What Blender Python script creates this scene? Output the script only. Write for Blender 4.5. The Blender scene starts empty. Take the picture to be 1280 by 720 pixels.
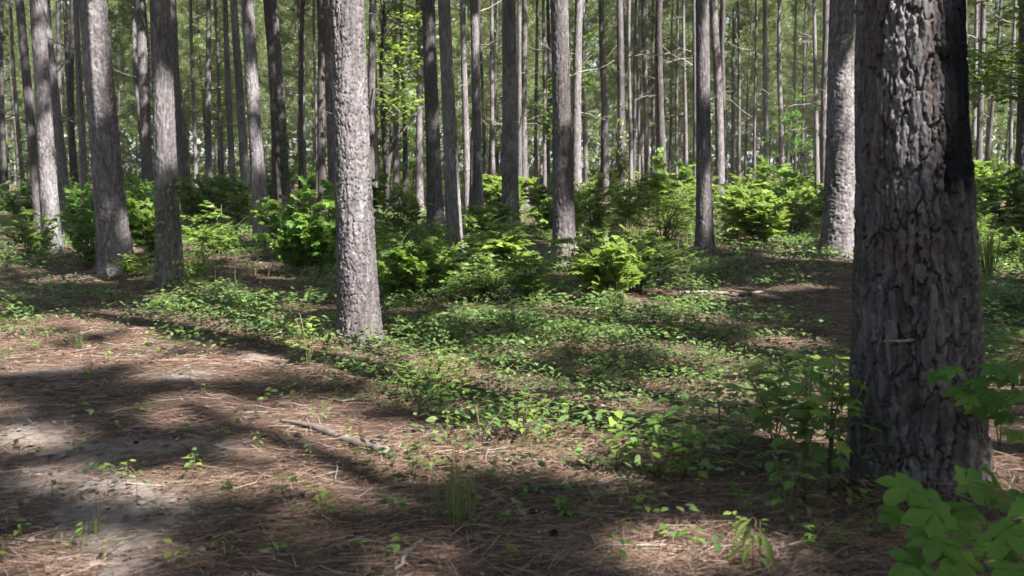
import bpy, math, random
import numpy as np
from mathutils import Vector, Matrix, Euler

# ------------------------------------------------------------------ camera, sky, sun, exposure
sc = bpy.context.scene
random.seed(7)
rng = np.random.default_rng(11)
CAM_H = 1.45
FPX = 1300.0                      # focal length in pixels of a 1280 px wide picture
PITCH = math.atan((360 - 208) / FPX)
cam = bpy.data.cameras.new("camera")
cam.sensor_width = 36.0
cam.lens = 36.0 * FPX / 1280.0
cam.clip_start = 0.05
cam.clip_end = 3000.0
cam.dof.use_dof = True
cam.dof.focus_distance = 10.5
cam.dof.aperture_fstop = 4.0
camo = bpy.data.objects.new("camera", cam)
camo.location = (0, 0, CAM_H)
camo.rotation_euler = (math.pi / 2 - PITCH, 0, 0)
sc.collection.objects.link(camo)
sc.camera = camo

SUN_EL, SUN_PHI = math.radians(49), math.radians(46)     # height; angle from straight behind the camera towards the right
S = np.array([math.sin(SUN_PHI) * math.cos(SUN_EL), -math.cos(SUN_PHI) * math.cos(SUN_EL), math.sin(SUN_EL)])
sun = bpy.data.lights.new("sun", 'SUN')
sun.energy = 5.0
sun.angle = math.radians(0.55)
sun.color = (1.0, 0.965, 0.915)
suno = bpy.data.objects.new("sun", sun)
suno.rotation_euler = Vector(S).to_track_quat('Z', 'Y').to_euler()
suno.location = (20, -10, 40)
sc.collection.objects.link(suno)

world = bpy.data.worlds.new("World")
sc.world = world
world.use_nodes = True
wn = world.node_tree
bg = wn.nodes["Background"]
sky = wn.nodes.new("ShaderNodeTexSky")
sky.sky_type = 'NISHITA'
sky.sun_disc = False
sky.sun_elevation = SUN_EL
sky.sun_rotation = math.atan2(S[0], S[1])
sky.dust_density = 2.0
sky.ozone_density = 1.0
wn.links.new(sky.outputs[0], bg.inputs[0])
bg.inputs[1].default_value = 0.06

sc.view_settings.view_transform = 'Standard'
sc.view_settings.look = 'None'
sc.view_settings.exposure = 2.25
sc.view_settings.gamma = 1.0
sc.cycles.max_bounces = 6
sc.cycles.diffuse_bounces = 4
sc.cycles.glossy_bounces = 2
sc.cycles.transmission_bounces = 4
sc.cycles.volume_bounces = 0
sc.cycles.transparent_max_bounces = 4
sc.cycles.caustics_reflective = False
sc.cycles.caustics_refractive = False
sc.cycles.use_denoising = True
sc.cycles.use_adaptive_sampling = True
sc.cycles.adaptive_threshold = 0.02

# ------------------------------------------------------------------ helpers
COL = sc.collection

def ray(px, py):
    x = (px - 640) / FPX
    zc = (360 - py) / FPX
    return np.array([x, math.cos(PITCH) + zc * math.sin(PITCH), zc * math.cos(PITCH) - math.sin(PITCH)])

def ground_at(px, py):
    """the point of the flat ground seen at a pixel of the 1280 x 720 picture"""
    r = ray(px, py)
    t = -CAM_H / r[2]
    return float(r[0] * t), float(r[1] * t)

def depth_of(x, y, z):
    return y * math.cos(PITCH) - (z - CAM_H) * math.sin(PITCH)

def to_px(x, y, z):
    dz = z - CAM_H
    d = y * math.cos(PITCH) - dz * math.sin(PITCH)
    up = dz * math.cos(PITCH) + y * math.sin(PITCH)
    return 640 + FPX * x / d, 360 - FPX * up / d

def shade_xy(p):
    """where the shadow of a point falls on the flat ground"""
    p = np.asarray(p, float)
    return p[..., :2] - S[:2] / S[2] * p[..., 2:3]

def hz(x, y):
    """height of the forest floor: gentle swells only"""
    x = np.asarray(x, float); y = np.asarray(y, float)
    return (0.030 * np.sin(0.55 * x + 0.3) * np.sin(0.43 * y + 1.1) + 0.018 * np.sin(1.35 * x + 0.6 * y)
            + 0.012 * np.sin(2.3 * y - 1.1 * x + 2.0) + 0.006 * np.sin(5.1 * x + 3.7 * y) + 0.005 * np.sin(7.3 * y - 4.2 * x))

def hash2(ix, iy, k):
    h = (ix.astype(np.int64) * 73856093) ^ (iy.astype(np.int64) * 19349663) ^ (k * 83492791 + 12345)
    h = (h ^ (h >> 13)) * 1274126177
    h = (h ^ (h >> 16)) & 0x7fffffff
    h = (h * 48271) % 2147483647
    return (h % 100003) / 100003.0

def vnoise(u, v, k, nu=None):
    iu = np.floor(u); iv = np.floor(v)
    fu = u - iu; fv = v - iv
    fu = fu * fu * (3 - 2 * fu); fv = fv * fv * (3 - 2 * fv)
    def h(a, b):
        if nu: a = np.mod(a, nu)
        return hash2(a, b, k)
    return (h(iu, iv) * (1 - fu) + h(iu + 1, iv) * fu) * (1 - fv) + (h(iu, iv + 1) * (1 - fu) + h(iu + 1, iv + 1) * fu) * fv

def voro(u, v, nu, k):
    """distance to the border of the nearest cell and a random number of that cell; cells wrap in u"""
    iu = np.floor(u); iv = np.floor(v)
    f1 = np.full(u.shape, 9.0); f2 = np.full(u.shape, 9.0); rd = np.zeros(u.shape)
    for a in (-1, 0, 1):
        for b in (-1, 0, 1):
            cu = iu + a; cv = iv + b
            wu = np.mod(cu, nu)
            du = cu + 0.12 + 0.76 * hash2(wu, cv, k) - u
            dv = cv + 0.12 + 0.76 * hash2(wu, cv, k + 1) - v
            d = np.sqrt(du * du + dv * dv)
            r = hash2(wu, cv, k + 2)
            closer = d < f1
            f2 = np.where(closer, f1, np.minimum(f2, d))
            rd = np.where(closer, r, rd)
            f1 = np.where(closer, d, f1)
    return f2 - f1, rd

def sstep(a, b, x):
    t = np.clip((x - a) / (b - a), 0, 1)
    return t * t * (3 - 2 * t)

def np_mesh(name, V, F, attrs=None, smooth=False):
    V = np.asarray(V, np.float32).reshape(-1, 3)
    F = np.asarray(F, np.int32)
    me = bpy.data.meshes.new(name)
    n, k = F.shape
    me.vertices.add(len(V)); me.vertices.foreach_set("co", V.ravel())
    me.loops.add(n * k); me.loops.foreach_set("vertex_index", F.ravel())
    me.polygons.add(n); me.polygons.foreach_set("loop_start", np.arange(0, n * k, k, dtype=np.int32))
    me.update(calc_edges=True)
    if smooth: me.shade_smooth()
    for an, av in (attrs or {}).items():
        a = me.attributes.new(an, 'FLOAT', 'POINT')
        a.data.foreach_set("value", np.asarray(av, np.float32).ravel())
    return me

def link(name, me, mat=None, parent=None, loc=None, rot=None, scale=None):
    o = bpy.data.objects.new(name, me)
    COL.objects.link(o)
    if mat is not None and me is not None and len(me.materials) == 0:
        me.materials.append(mat)
    if parent is not None: o.parent = parent
    if loc is not None: o.location = loc
    if rot is not None: o.rotation_euler = rot
    if scale is not None: o.scale = scale
    return o

def tag(o, label, cat, group=None, kind=None):
    o["label"] = label; o["category"] = cat
    if group: o["group"] = group
    if kind: o["kind"] = kind
    return o

def setting(o, label, kind="structure"):
    o["kind"] = kind; o["label"] = label
    return o

def frames(dirs, ups):
    """matrices whose columns are side, direction, normal"""
    d = dirs / np.maximum(np.linalg.norm(dirs, axis=1, keepdims=True), 1e-9)
    s = np.cross(d, ups); s /= np.maximum(np.linalg.norm(s, axis=1, keepdims=True), 1e-9)
    n = np.cross(s, d)
    return np.stack([s, d, n], axis=2)

def scatter(tv, tf, pos, M, scale):
    """copies of one small shape joined into one: returns verts, faces, random number per copy"""
    tv = np.asarray(tv, float); tf = np.asarray(tf, int)
    n = len(pos)
    sc_ = np.asarray(scale, float).reshape(n, -1)
    if sc_.shape[1] == 1: sc_ = np.repeat(sc_, 3, 1)
    loc = tv[None] * sc_[:, None, :]
    V = np.einsum('nij,nkj->nki', M, loc) + pos[:, None, :]
    F = (tf[None] + (np.arange(n) * len(tv))[:, None, None]).reshape(-1, tf.shape[1])
    r = np.repeat(rng.random(n), len(tv))
    return V.reshape(-1, 3), F, r

def join(parts):
    Vs, Fs, Rs, off = [], [], [], 0
    for V, F, r in parts:
        Vs.append(V); Fs.append(F + off); Rs.append(r); off += len(V)
    return np.concatenate(Vs), np.concatenate(Fs), np.concatenate(Rs)

def rand_dirs(n, zlo=-1, zhi=1):
    a = rng.random(n) * 2 * np.pi; z = rng.uniform(zlo, zhi, n); r = np.sqrt(np.maximum(0, 1 - z * z))
    return np.stack([r * np.cos(a), r * np.sin(a), z], 1)

# leaf shapes: base at the origin, tip along +Y, unit length
LEAF_OVATE = ([(0, 0, 0), (-.20, .22, .05), (-.27, .5, .05), (0, .5, -.01), (.27, .5, .05), (.20, .22, .05), (0, 1, -.08)],
              [(0, 5, 3), (5, 4, 3), (0, 3, 1), (1, 3, 2), (2, 3, 6), (3, 4, 6)])
LEAF_SMALL = ([(0, 0, 0), (-.3, .45, .05), (0, .5, -.02), (.3, .45, .05), (0, 1, -.06)],
              [(0, 3, 2), (0, 2, 1), (1, 2, 4), (2, 3, 4)])
LEAF_LANCE = ([(0, 0, 0), (-.11, .4, .04), (0, .45, -.02), (.11, .4, .04), (0, 1, -.15)],
              [(0, 3, 2), (0, 2, 1), (1, 2, 4), (2, 3, 4)])

def star_leaf(points=5, sub=1):
    c = (0, .34, -.01)
    v = [c, (0, 0, 0)]
    tips = [(-118, .46), (-60, .60), (0, .66), (60, .60), (118, .46)]
    out = []
    for i, (a, r) in enumerate(tips):
        ar = math.radians(a)
        for da, rr in (((-11, .66 * r), (0, r), (11, .66 * r)) if sub else ((0, r),)):
            aa = math.radians(a + da)
            out.append((rr * math.sin(aa), .34 + rr * math.cos(aa), -.10 * rr / r * r + (.03 if da else -.03)))
        if i < 4:
            am = math.radians((a + tips[i + 1][0]) / 2)
            out.append((.37 * math.sin(am), .34 + .37 * math.cos(am), .015))
    v += out
    n = len(out)
    f = [(0, 2 + i + 1, 2 + i) for i in range(n - 1)]
    f += [(0, 2, 1), (0, 1, 2 + n - 1)]
    return v, f
LEAF_STAR = star_leaf(sub=0)
LEAF_STAR_FINE = star_leaf(sub=1)

def tube(points, radii, sides=6, rnd=0.0):
    P = np.asarray(points, float); n = len(P)
    T = np.gradient(P, axis=0)
    T /= np.maximum(np.linalg.norm(T, axis=1, keepdims=True), 1e-9)
    ref = np.array([0, 0, 1.0]) if abs(T[:, 2]).mean() < .8 else np.array([1.0, 0, 0])
    s = np.cross(T, ref); s /= np.maximum(np.linalg.norm(s, axis=1, keepdims=True), 1e-9)
    q = np.cross(s, T)
    a = np.arange(sides) * 2 * np.pi / sides
    R = np.asarray(radii, float)[:, None, None]
    V = P[:, None, :] + R * (np.cos(a)[None, :, None] * s[:, None, :] + np.sin(a)[None, :, None] * q[:, None, :])
    F = []
    for i in range(n - 1):
        for j in range(sides):
            a0 = i * sides + j; a1 = i * sides + (j + 1) % sides
            F.append((a0, a1, a1 + sides)); F.append((a0, a1 + sides, a0 + sides))
    for j in range(1, sides - 1):
        F.append((0, j + 1, j)); F.append(((n - 1) * sides, (n - 1) * sides + j, (n - 1) * sides + j + 1))
    return V.reshape(-1, 3), np.array(F), np.full(n * sides, rnd)

ORD = "first second third fourth fifth sixth seventh eighth ninth tenth eleventh twelfth thirteenth fourteenth fifteenth sixteenth seventeenth eighteenth nineteenth twentieth".split()
MARKS = [(-400, "left edge"), (57, "leaning left pine"), (132, "thick left pine"), (207, "vine clad pine"), (322, "dark straight pine"), (442, "sunlit front pine"), (548, "burnt based pine"),
         (637, "scarred centre pine"), (702, "furrowed pine"), (776, "leafy footed pine"), (880, "two toned pine"), (976, "thin straight pine"), (1050, "thick right pine"),
         (1146, "massive near pine"), (1276, "right edge pine"), (2200, "right edge")]
def order_labels(items, what):
    """items: (object, pixel x). Names each by its rank between the two landmark pines it shows between."""
    bins = {}
    for o, px in items:
        k = max(i for i, (m, _) in enumerate(MARKS) if m <= max(px, -399))
        bins.setdefault(min(k, len(MARKS) - 2), []).append((px, o))
    for k, lst in bins.items():
        lst.sort(key=lambda q: q[0])
        for i, (px, o) in enumerate(lst):
            word = ORD[i] if i < len(ORD) else f"{i + 1}th"
            o["label"] = f"{word} {what} from the left, between {MARKS[k][1]} and {MARKS[k + 1][1]}"

# ------------------------------------------------------------------ materials
def new_mat(name):
    m = bpy.data.materials.new(name); m.use_nodes = True
    nt = m.node_tree; nt.nodes.clear()
    out = nt.nodes.new("ShaderNodeOutputMaterial")
    return m, nt, out

def N(nt, t, **kw):
    n = nt.nodes.new(t)
    for k, v in kw.items():
        if k.startswith('i_'): n.inputs[k[2:].replace('_', ' ')].default_value = v
        else: setattr(n, k, v)
    return n

def ramp(nt, stops):
    n = nt.nodes.new("ShaderNodeValToRGB")
    el = n.color_ramp.elements
    while len(el) < len(stops): el.new(0.5)
    for e, (p, c) in zip(el, stops):
        e.position = p; e.color = (c[0], c[1], c[2], 1)
    return n

def leaf_mat(name, dark, light, trans, rough=0.42, tfac=0.38, spec=0.35):
    m, nt, out = new_mat(name)
    at = N(nt, "ShaderNodeAttribute"); at.attribute_name = "rnd"
    oi = N(nt, "ShaderNodeObjectInfo")
    add = N(nt, "ShaderNodeMath", operation='ADD'); nt.links.new(at.outputs['Fac'], add.inputs[0]); nt.links.new(oi.outputs['Random'], add.inputs[1])
    fr = N(nt, "ShaderNodeMath", operation='FRACT'); nt.links.new(add.outputs[0], fr.inputs[0])
    r = ramp(nt, [(0, dark), (.8, light), (1, (light[0] * 1.25, light[1] * 1.1, light[2] * .9))]); nt.links.new(fr.outputs[0], r.inputs[0])
    p = N(nt, "ShaderNodeBsdfPrincipled"); p.inputs['Roughness'].default_value = rough
    p.inputs['Specular IOR Level'].default_value = spec
    nt.links.new(r.outputs[0], p.inputs['Base Color'])
    t = N(nt, "ShaderNodeBsdfTranslucent")
    r2 = ramp(nt, [(0, [c * .7 for c in trans]), (1, trans)]); nt.links.new(fr.outputs[0], r2.inputs[0])
    nt.links.new(r2.outputs[0], t.inputs['Color'])
    mx = N(nt, "ShaderNodeMixShader"); mx.inputs[0].default_value = tfac
    nt.links.new(p.outputs[0], mx.inputs[1]); nt.links.new(t.outputs[0], mx.inputs[2])
    nt.links.new(mx.outputs[0], out.inputs[0])
    return m

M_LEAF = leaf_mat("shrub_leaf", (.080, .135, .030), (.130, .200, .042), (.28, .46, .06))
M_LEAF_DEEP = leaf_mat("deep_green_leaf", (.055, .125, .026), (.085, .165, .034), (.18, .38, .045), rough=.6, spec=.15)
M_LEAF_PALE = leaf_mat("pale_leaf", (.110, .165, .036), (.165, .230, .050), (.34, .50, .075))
M_GUM = leaf_mat("lobed_leaf", (.070, .140, .028), (.115, .195, .038), (.25, .45, .05), rough=.5)
M_GUM_NEAR = leaf_mat("near_lobed_leaf", (.060, .140, .022), (.100, .190, .034), (.22, .45, .045), rough=.5, spec=.2)
M_COVER = leaf_mat("ground_cover_leaf", (.065, .115, .040), (.120, .180, .060), (.22, .34, .07))
M_GRASS = leaf_mat("grass_blade", (.075, .120, .035), (.190, .190, .085), (.24, .34, .06), tfac=.3)
M_NEEDLE = leaf_mat("pine_needle", (.095, .135, .045), (.155, .190, .070), (.33, .41, .11), rough=.4, tfac=.33, spec=.5)
M_BRACKEN = leaf_mat("greyish_green_leaf", (.12, .17, .09), (.20, .25, .13), (.25, .34, .12))

def simple_noise_mat(name, stops, scale=(1, 1, 1), nscale=8, rough=.85, bump=.4, dist=.01, detail=6):
    m, nt, out = new_mat(name)
    tc = N(nt, "ShaderNodeTexCoord"); mp = N(nt, "ShaderNodeMapping"); mp.inputs['Scale'].default_value = scale
    nt.links.new(tc.outputs['Object'], mp.inputs[0])
    no = N(nt, "ShaderNodeTexNoise"); no.inputs['Scale'].default_value = nscale; no.inputs['Detail'].default_value = detail
    no.inputs['Roughness'].default_value = .65
    nt.links.new(mp.outputs[0], no.inputs['Vector'])
    r = ramp(nt, stops); nt.links.new(no.outputs[0], r.inputs[0])
    p = N(nt, "ShaderNodeBsdfPrincipled"); p.inputs['Roughness'].default_value = rough; p.inputs['Specular IOR Level'].default_value = .2
    nt.links.new(r.outputs[0], p.inputs['Base Color'])
    b = N(nt, "ShaderNodeBump"); b.inputs['Strength'].default_value = bump; b.inputs['Distance'].default_value = dist
    nt.links.new(no.outputs[0], b.inputs['Height']); nt.links.new(b.outputs[0], p.inputs['Normal'])
    nt.links.new(p.outputs[0], out.inputs[0])
    return m

M_STEM = simple_noise_mat("green_brown_stem", [(.3, (.10, .085, .045)), (.7, (.16, .15, .07))], nscale=20, bump=.2, dist=.002)
M_DEAD = simple_noise_mat("dead_grey_wood", [(.25, (.10, .08, .07)), (.5, (.19, .165, .15)), (.75, (.30, .27, .25))], scale=(1, 1, 1), nscale=14, bump=.5, dist=.004)
M_LOG = simple_noise_mat("dark_grey_wood", [(.25, (.045, .036, .030)), (.5, (.10, .082, .072)), (.75, (.18, .155, .14))], nscale=14, bump=.5, dist=.004)
M_CHAR = simple_noise_mat("charred_wood", [(.3, (.012, .012, .014)), (.7, (.05, .047, .05))], nscale=18, bump=.6, dist=.006)
M_CONE = simple_noise_mat("weathered_cone", [(.3, (.05, .035, .028)), (.7, (.16, .115, .09))], nscale=40, bump=.3, dist=.003)

def bark_mat(name, fine=True):
    """grey-brown pine bark; plate tone comes with the plates, char and fresh inner bark as marks of the bark itself"""
    m, nt, out = new_mat(name)
    tc = N(nt, "ShaderNodeTexCoord")
    mp = N(nt, "ShaderNodeMapping"); mp.inputs['Scale'].default_value = (1, 1, .28)
    nt.links.new(tc.outputs['Object'], mp.inputs[0])
    oi = N(nt, "ShaderNodeObjectInfo")
    off = N(nt, "ShaderNodeVectorMath", operation='ADD')
    cmb = N(nt, "ShaderNodeCombineXYZ"); mul = N(nt, "ShaderNodeMath", operation='MULTIPLY'); mul.inputs[1].default_value = 37.0
    nt.links.new(oi.outputs['Random'], mul.inputs[0]); nt.links.new(mul.outputs[0], cmb.inputs[2])
    nt.links.new(mp.outputs[0], off.inputs[0]); nt.links.new(cmb.outputs[0], off.inputs[1])
    n1 = N(nt, "ShaderNodeTexNoise"); n1.inputs['Scale'].default_value = 26 if fine else 18; n1.inputs['Detail'].default_value = 7; n1.inputs['Roughness'].default_value = .7
    nt.links.new(off.outputs[0], n1.inputs['Vector'])
    n2 = N(nt, "ShaderNodeTexNoise"); n2.inputs['Scale'].default_value = 3.2; n2.inputs['Detail'].default_value = 3
    nt.links.new(off.outputs[0], n2.inputs['Vector'])
    r = ramp(nt, [(.22, (.043, .035, .035)), (.42, (.084, .074, .076)), (.58, (.146, .134, .138)), (.82, (.285, .274, .280))])
    rr = N(nt, "ShaderNodeMath", operation='MULTIPLY_ADD')
    at = N(nt, "ShaderNodeAttribute"); at.attribute_name = "rnd"
    rr.inputs[1].default_value = .22
    nt.links.new(at.outputs['Fac'], rr.inputs[0]); nt.links.new(n1.outputs[0], rr.inputs[2])
    sub = N(nt, "ShaderNodeMath", operation='MULTIPLY_ADD'); sub.inputs[1].default_value = .40; 
    nt.links.new(n2.outputs[0], sub.inputs[0]); nt.links.new(rr.outputs[0], sub.inputs[2])
    s0 = N(nt, "ShaderNodeMath", operation='MULTIPLY_ADD'); s0.inputs[1].default_value = .16 if fine else .30
    nt.links.new(oi.outputs['Random'], s0.inputs[0]); nt.links.new(sub.outputs[0], s0.inputs[2])
    s2 = N(nt, "ShaderNodeMath", operation='SUBTRACT'); s2.inputs[1].default_value = .37 if fine else .46
    nt.links.new(s0.outputs[0], s2.inputs[0]); nt.links.new(s2.outputs[0], r.inputs[0])
    # red-brown inner bark where plates have come away
    inn = N(nt, "ShaderNodeAttribute"); inn.attribute_name = "inner"
    mi = N(nt, "ShaderNodeMix", data_type='RGBA'); mi.inputs['B'].default_value = (.110, .078, .064, 1)
    nt.links.new(inn.outputs['Fac'], mi.inputs['Factor']); nt.links.new(r.outputs[0], mi.inputs['A'])
    ch = N(nt, "ShaderNodeAttribute"); ch.attribute_name = "char"
    mc = N(nt, "ShaderNodeMix", data_type='RGBA'); mc.inputs['B'].default_value = (.014, .014, .017, 1)
    nt.links.new(ch.outputs['Fac'], mc.inputs['Factor']); nt.links.new(mi.outputs['Result'], mc.inputs['A'])
    p = N(nt, "ShaderNodeBsdfPrincipled"); p.inputs['Roughness'].default_value = .9; p.inputs['Specular IOR Level'].default_value = .1
    nt.links.new(mc.outputs['Result'], p.inputs['Base Color'])
    sp = N(nt, 'ShaderNodeMapRange'); sp.inputs['To Min'].default_value = .1; sp.inputs['To Max'].default_value = 0.0
    nt.links.new(ch.outputs['Fac'], sp.inputs['Value']); nt.links.new(sp.outputs[0], p.inputs['Specular IOR Level'])
    b = N(nt, "ShaderNodeBump"); b.inputs['Strength'].default_value = .8; b.inputs['Distance'].default_value = .007
    nt.links.new(n1.outputs[0], b.inputs['Height'])
    last = b
    if not fine:
        vo = N(nt, "ShaderNodeTexVoronoi", feature='DISTANCE_TO_EDGE'); vo.inputs['Scale'].default_value = 17
        nt.links.new(off.outputs[0], vo.inputs['Vector'])
        mr = N(nt, "ShaderNodeMapRange"); mr.inputs['From Max'].default_value = .22
        nt.links.new(vo.outputs[0], mr.inputs['Value'])
        b2 = N(nt, "ShaderNodeBump"); b2.inputs['Strength'].default_value = .8; b2.inputs['Distance'].default_value = .012
        nt.links.new(mr.outputs[0], b2.inputs['Height']); nt.links.new(b.outputs[0], b2.inputs['Normal'])
        last = b2
    nt.links.new(last.outputs[0], p.inputs['Normal'])
    nt.links.new(p.outputs[0], out.inputs[0])
    return m
M_BARK = bark_mat("pine_bark", True)
M_BARK_FAR = bark_mat("pine_bark_slender", False)
for e_, c_ in zip(M_BARK_FAR.node_tree.nodes["Color Ramp"].color_ramp.elements, [(.035, .029, .027, 1), (.062, .053, .051, 1), (.105, .096, .095, 1), (.19, .18, .18, 1)]): e_.color = c_  # bark copy darkened to stand in for shade on the back trunks

# ------------------------------------------------------------------ ground
def blob(px, py, x, y, rx, ry):
    return np.exp(-(((px - x) / rx) ** 2 + ((py - y) / ry) ** 2))

SAND = [(150, 705, 62, 60), (70, 600, 95, 34), (30, 535, 80, 26), (190, 640, 75, 28), (240, 480, 55, 10), (60, 470, 70, 10), (330, 452, 40, 7),
        (160, 560, 80, 16), (280, 560, 50, 9), (100, 655, 60, 20)]

def axis(bp):
    out = []
    for (a, b, n) in bp: out.append(np.linspace(a, b, n, endpoint=False))
    out.append([bp[-1][1]])
    return np.concatenate(out)
gx = axis([(-900, -60, 14), (-60, -14, 46), (-14, -5, 90), (-5, 5, 160), (5, 14, 90), (14, 60, 46), (60, 900, 14)])
gy = axis([(-300, -10, 20), (-10, 2, 24), (2, 9, 130), (9, 18, 110), (18, 40, 80), (40, 120, 50), (120, 1500, 24)])
GX, GY = np.meshgrid(gx, gy)
fade = np.exp(-np.maximum(0, np.hypot(GX, GY) - 60) / 40)
micro = (vnoise(GX * 5, GY * 5, 3) - .5) * .022 + (vnoise(GX * 13, GY * 13, 4) - .5) * .014
GZ = hz(GX, GY) * fade + micro * (np.abs(GX) < 16) * (GY < 42)
ny, nx = GX.shape
idx = np.arange(nx * ny).reshape(ny, nx)
GF = np.stack([idx[:-1, :-1], idx[:-1, 1:], idx[1:, 1:], idx[1:, :-1]], -1).reshape(-1, 4)
ok = (GY > 2)
dd = np.where(ok, depth_of(GX, GY, 0), 1)
PXg = 640 + FPX * GX / dd; PYg = 360 - FPX * (-CAM_H * math.cos(PITCH) + GY * math.sin(PITCH)) / dd
sand = np.zeros(GX.shape)
for b_ in SAND: sand += blob(PXg, PYg, *b_)
sand = np.where(ok, sand, 0)
gme = np_mesh("forest_floor", np.stack([GX, GY, GZ], -1).reshape(-1, 3), GF, {"sand": sand.ravel()}, smooth=True)

m, nt, out = new_mat("forest_floor")
tc = N(nt, "ShaderNodeTexCoord")
def noise(scale, detail=6, rough=.6, vec=None, dist=0):
    n = N(nt, "ShaderNodeTexNoise"); n.inputs['Scale'].default_value = scale; n.inputs['Detail'].default_value = detail
    n.inputs['Roughness'].default_value = rough; n.inputs['Distortion'].default_value = dist
    nt.links.new(vec or tc.outputs['Object'], n.inputs['Vector']); return n
nA = noise(1.1, 5); nB = noise(28, 8, .75); nC = noise(90, 6, .8)
# crossed straw streaks
streaks = []
for ang in (12, 75, 130):
    mp = N(nt, "ShaderNodeMapping"); mp.inputs['Rotation'].default_value = (0, 0, math.radians(ang)); mp.inputs['Scale'].default_value = (120, 9, 1)
    nt.links.new(tc.outputs['Object'], mp.inputs[0]); streaks.append(noise(1.0, 3, .6, mp.outputs[0], .6))
mx1 = N(nt, "ShaderNodeMath", operation='MAXIMUM'); nt.links.new(streaks[0].outputs[0], mx1.inputs[0]); nt.links.new(streaks[1].outputs[0], mx1.inputs[1])
mx2 = N(nt, "ShaderNodeMath", operation='MAXIMUM'); nt.links.new(mx1.outputs[0], mx2.inputs[0]); nt.links.new(streaks[2].outputs[0], mx2.inputs[1])
straw = ramp(nt, [(.42, (.040, .025, .019)), (.56, (.095, .058, .041)), (.70, (.165, .110, .080)), (.85, (.24, .175, .135))])
nt.links.new(mx2.outputs[0], straw.inputs[0])
humus = ramp(nt, [(.3, (.036, .025, .020)), (.55, (.085, .058, .046)), (.8, (.16, .12, .10))]); nt.links.new(nB.outputs[0], humus.inputs[0])
mA = N(nt, "ShaderNodeMix", data_type='RGBA'); rA = ramp(nt, [(.42, (0, 0, 0)), (.60, (1, 1, 1))]); nt.links.new(nA.outputs[0], rA.inputs[0])
nt.links.new(rA.outputs[0], mA.inputs['Factor']); nt.links.new(straw.outputs[0], mA.inputs['A']); nt.links.new(humus.outputs[0], mA.inputs['B'])
sandc = ramp(nt, [(.3, (.16, .132, .115)), (.6, (.255, .222, .20)), (.8, (.35, .315, .29))]); nt.links.new(nC.outputs[0], sandc.inputs[0])
sa = N(nt, "ShaderNodeAttribute"); sa.attribute_name = "sand"
mm = N(nt, "ShaderNodeMath", operation='MULTIPLY'); nt.links.new(sa.outputs['Fac'], mm.inputs[0])
nS = noise(7.5, 10, .82); rS = ramp(nt, [(.36, (0, 0, 0)), (.66, (1.5, 1.5, 1.5))]); nt.links.new(nS.outputs[0], rS.inputs[0]); nt.links.new(rS.outputs[0], mm.inputs[1])
rm = N(nt, "ShaderNodeMapRange"); rm.inputs['From Min'].default_value = .22; rm.inputs['From Max'].default_value = .75; rm.inputs['To Max'].default_value = .78; nt.links.new(mm.outputs[0], rm.inputs['Value'])
mS = N(nt, "ShaderNodeMix", data_type='RGBA'); nt.links.new(rm.outputs[0], mS.inputs['Factor']); nt.links.new(mA.outputs['Result'], mS.inputs['A']); nt.links.new(sandc.outputs[0], mS.inputs['B'])
p = N(nt, "ShaderNodeBsdfPrincipled"); p.inputs['Roughness'].default_value = .95; p.inputs['Specular IOR Level'].default_value = .15
nt.links.new(mS.outputs['Result'], p.inputs['Base Color'])
hsum = N(nt, "ShaderNodeMath", operation='ADD'); nt.links.new(mx2.outputs[0], hsum.inputs[0]); nt.links.new(nB.outputs[0], hsum.inputs[1])
bp = N(nt, "ShaderNodeBump"); bp.inputs['Strength'].default_value = .8; bp.inputs['Distance'].default_value = .018
nt.links.new(hsum.outputs[0], bp.inputs['Height']); nt.links.new(bp.outputs[0], p.inputs['Normal'])
nt.links.new(p.outputs[0], out.inputs[0])
M_GROUND = m
ground = setting(link("ground", gme, M_GROUND), "forest floor of rust brown pine straw with pale sandy patches")

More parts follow.
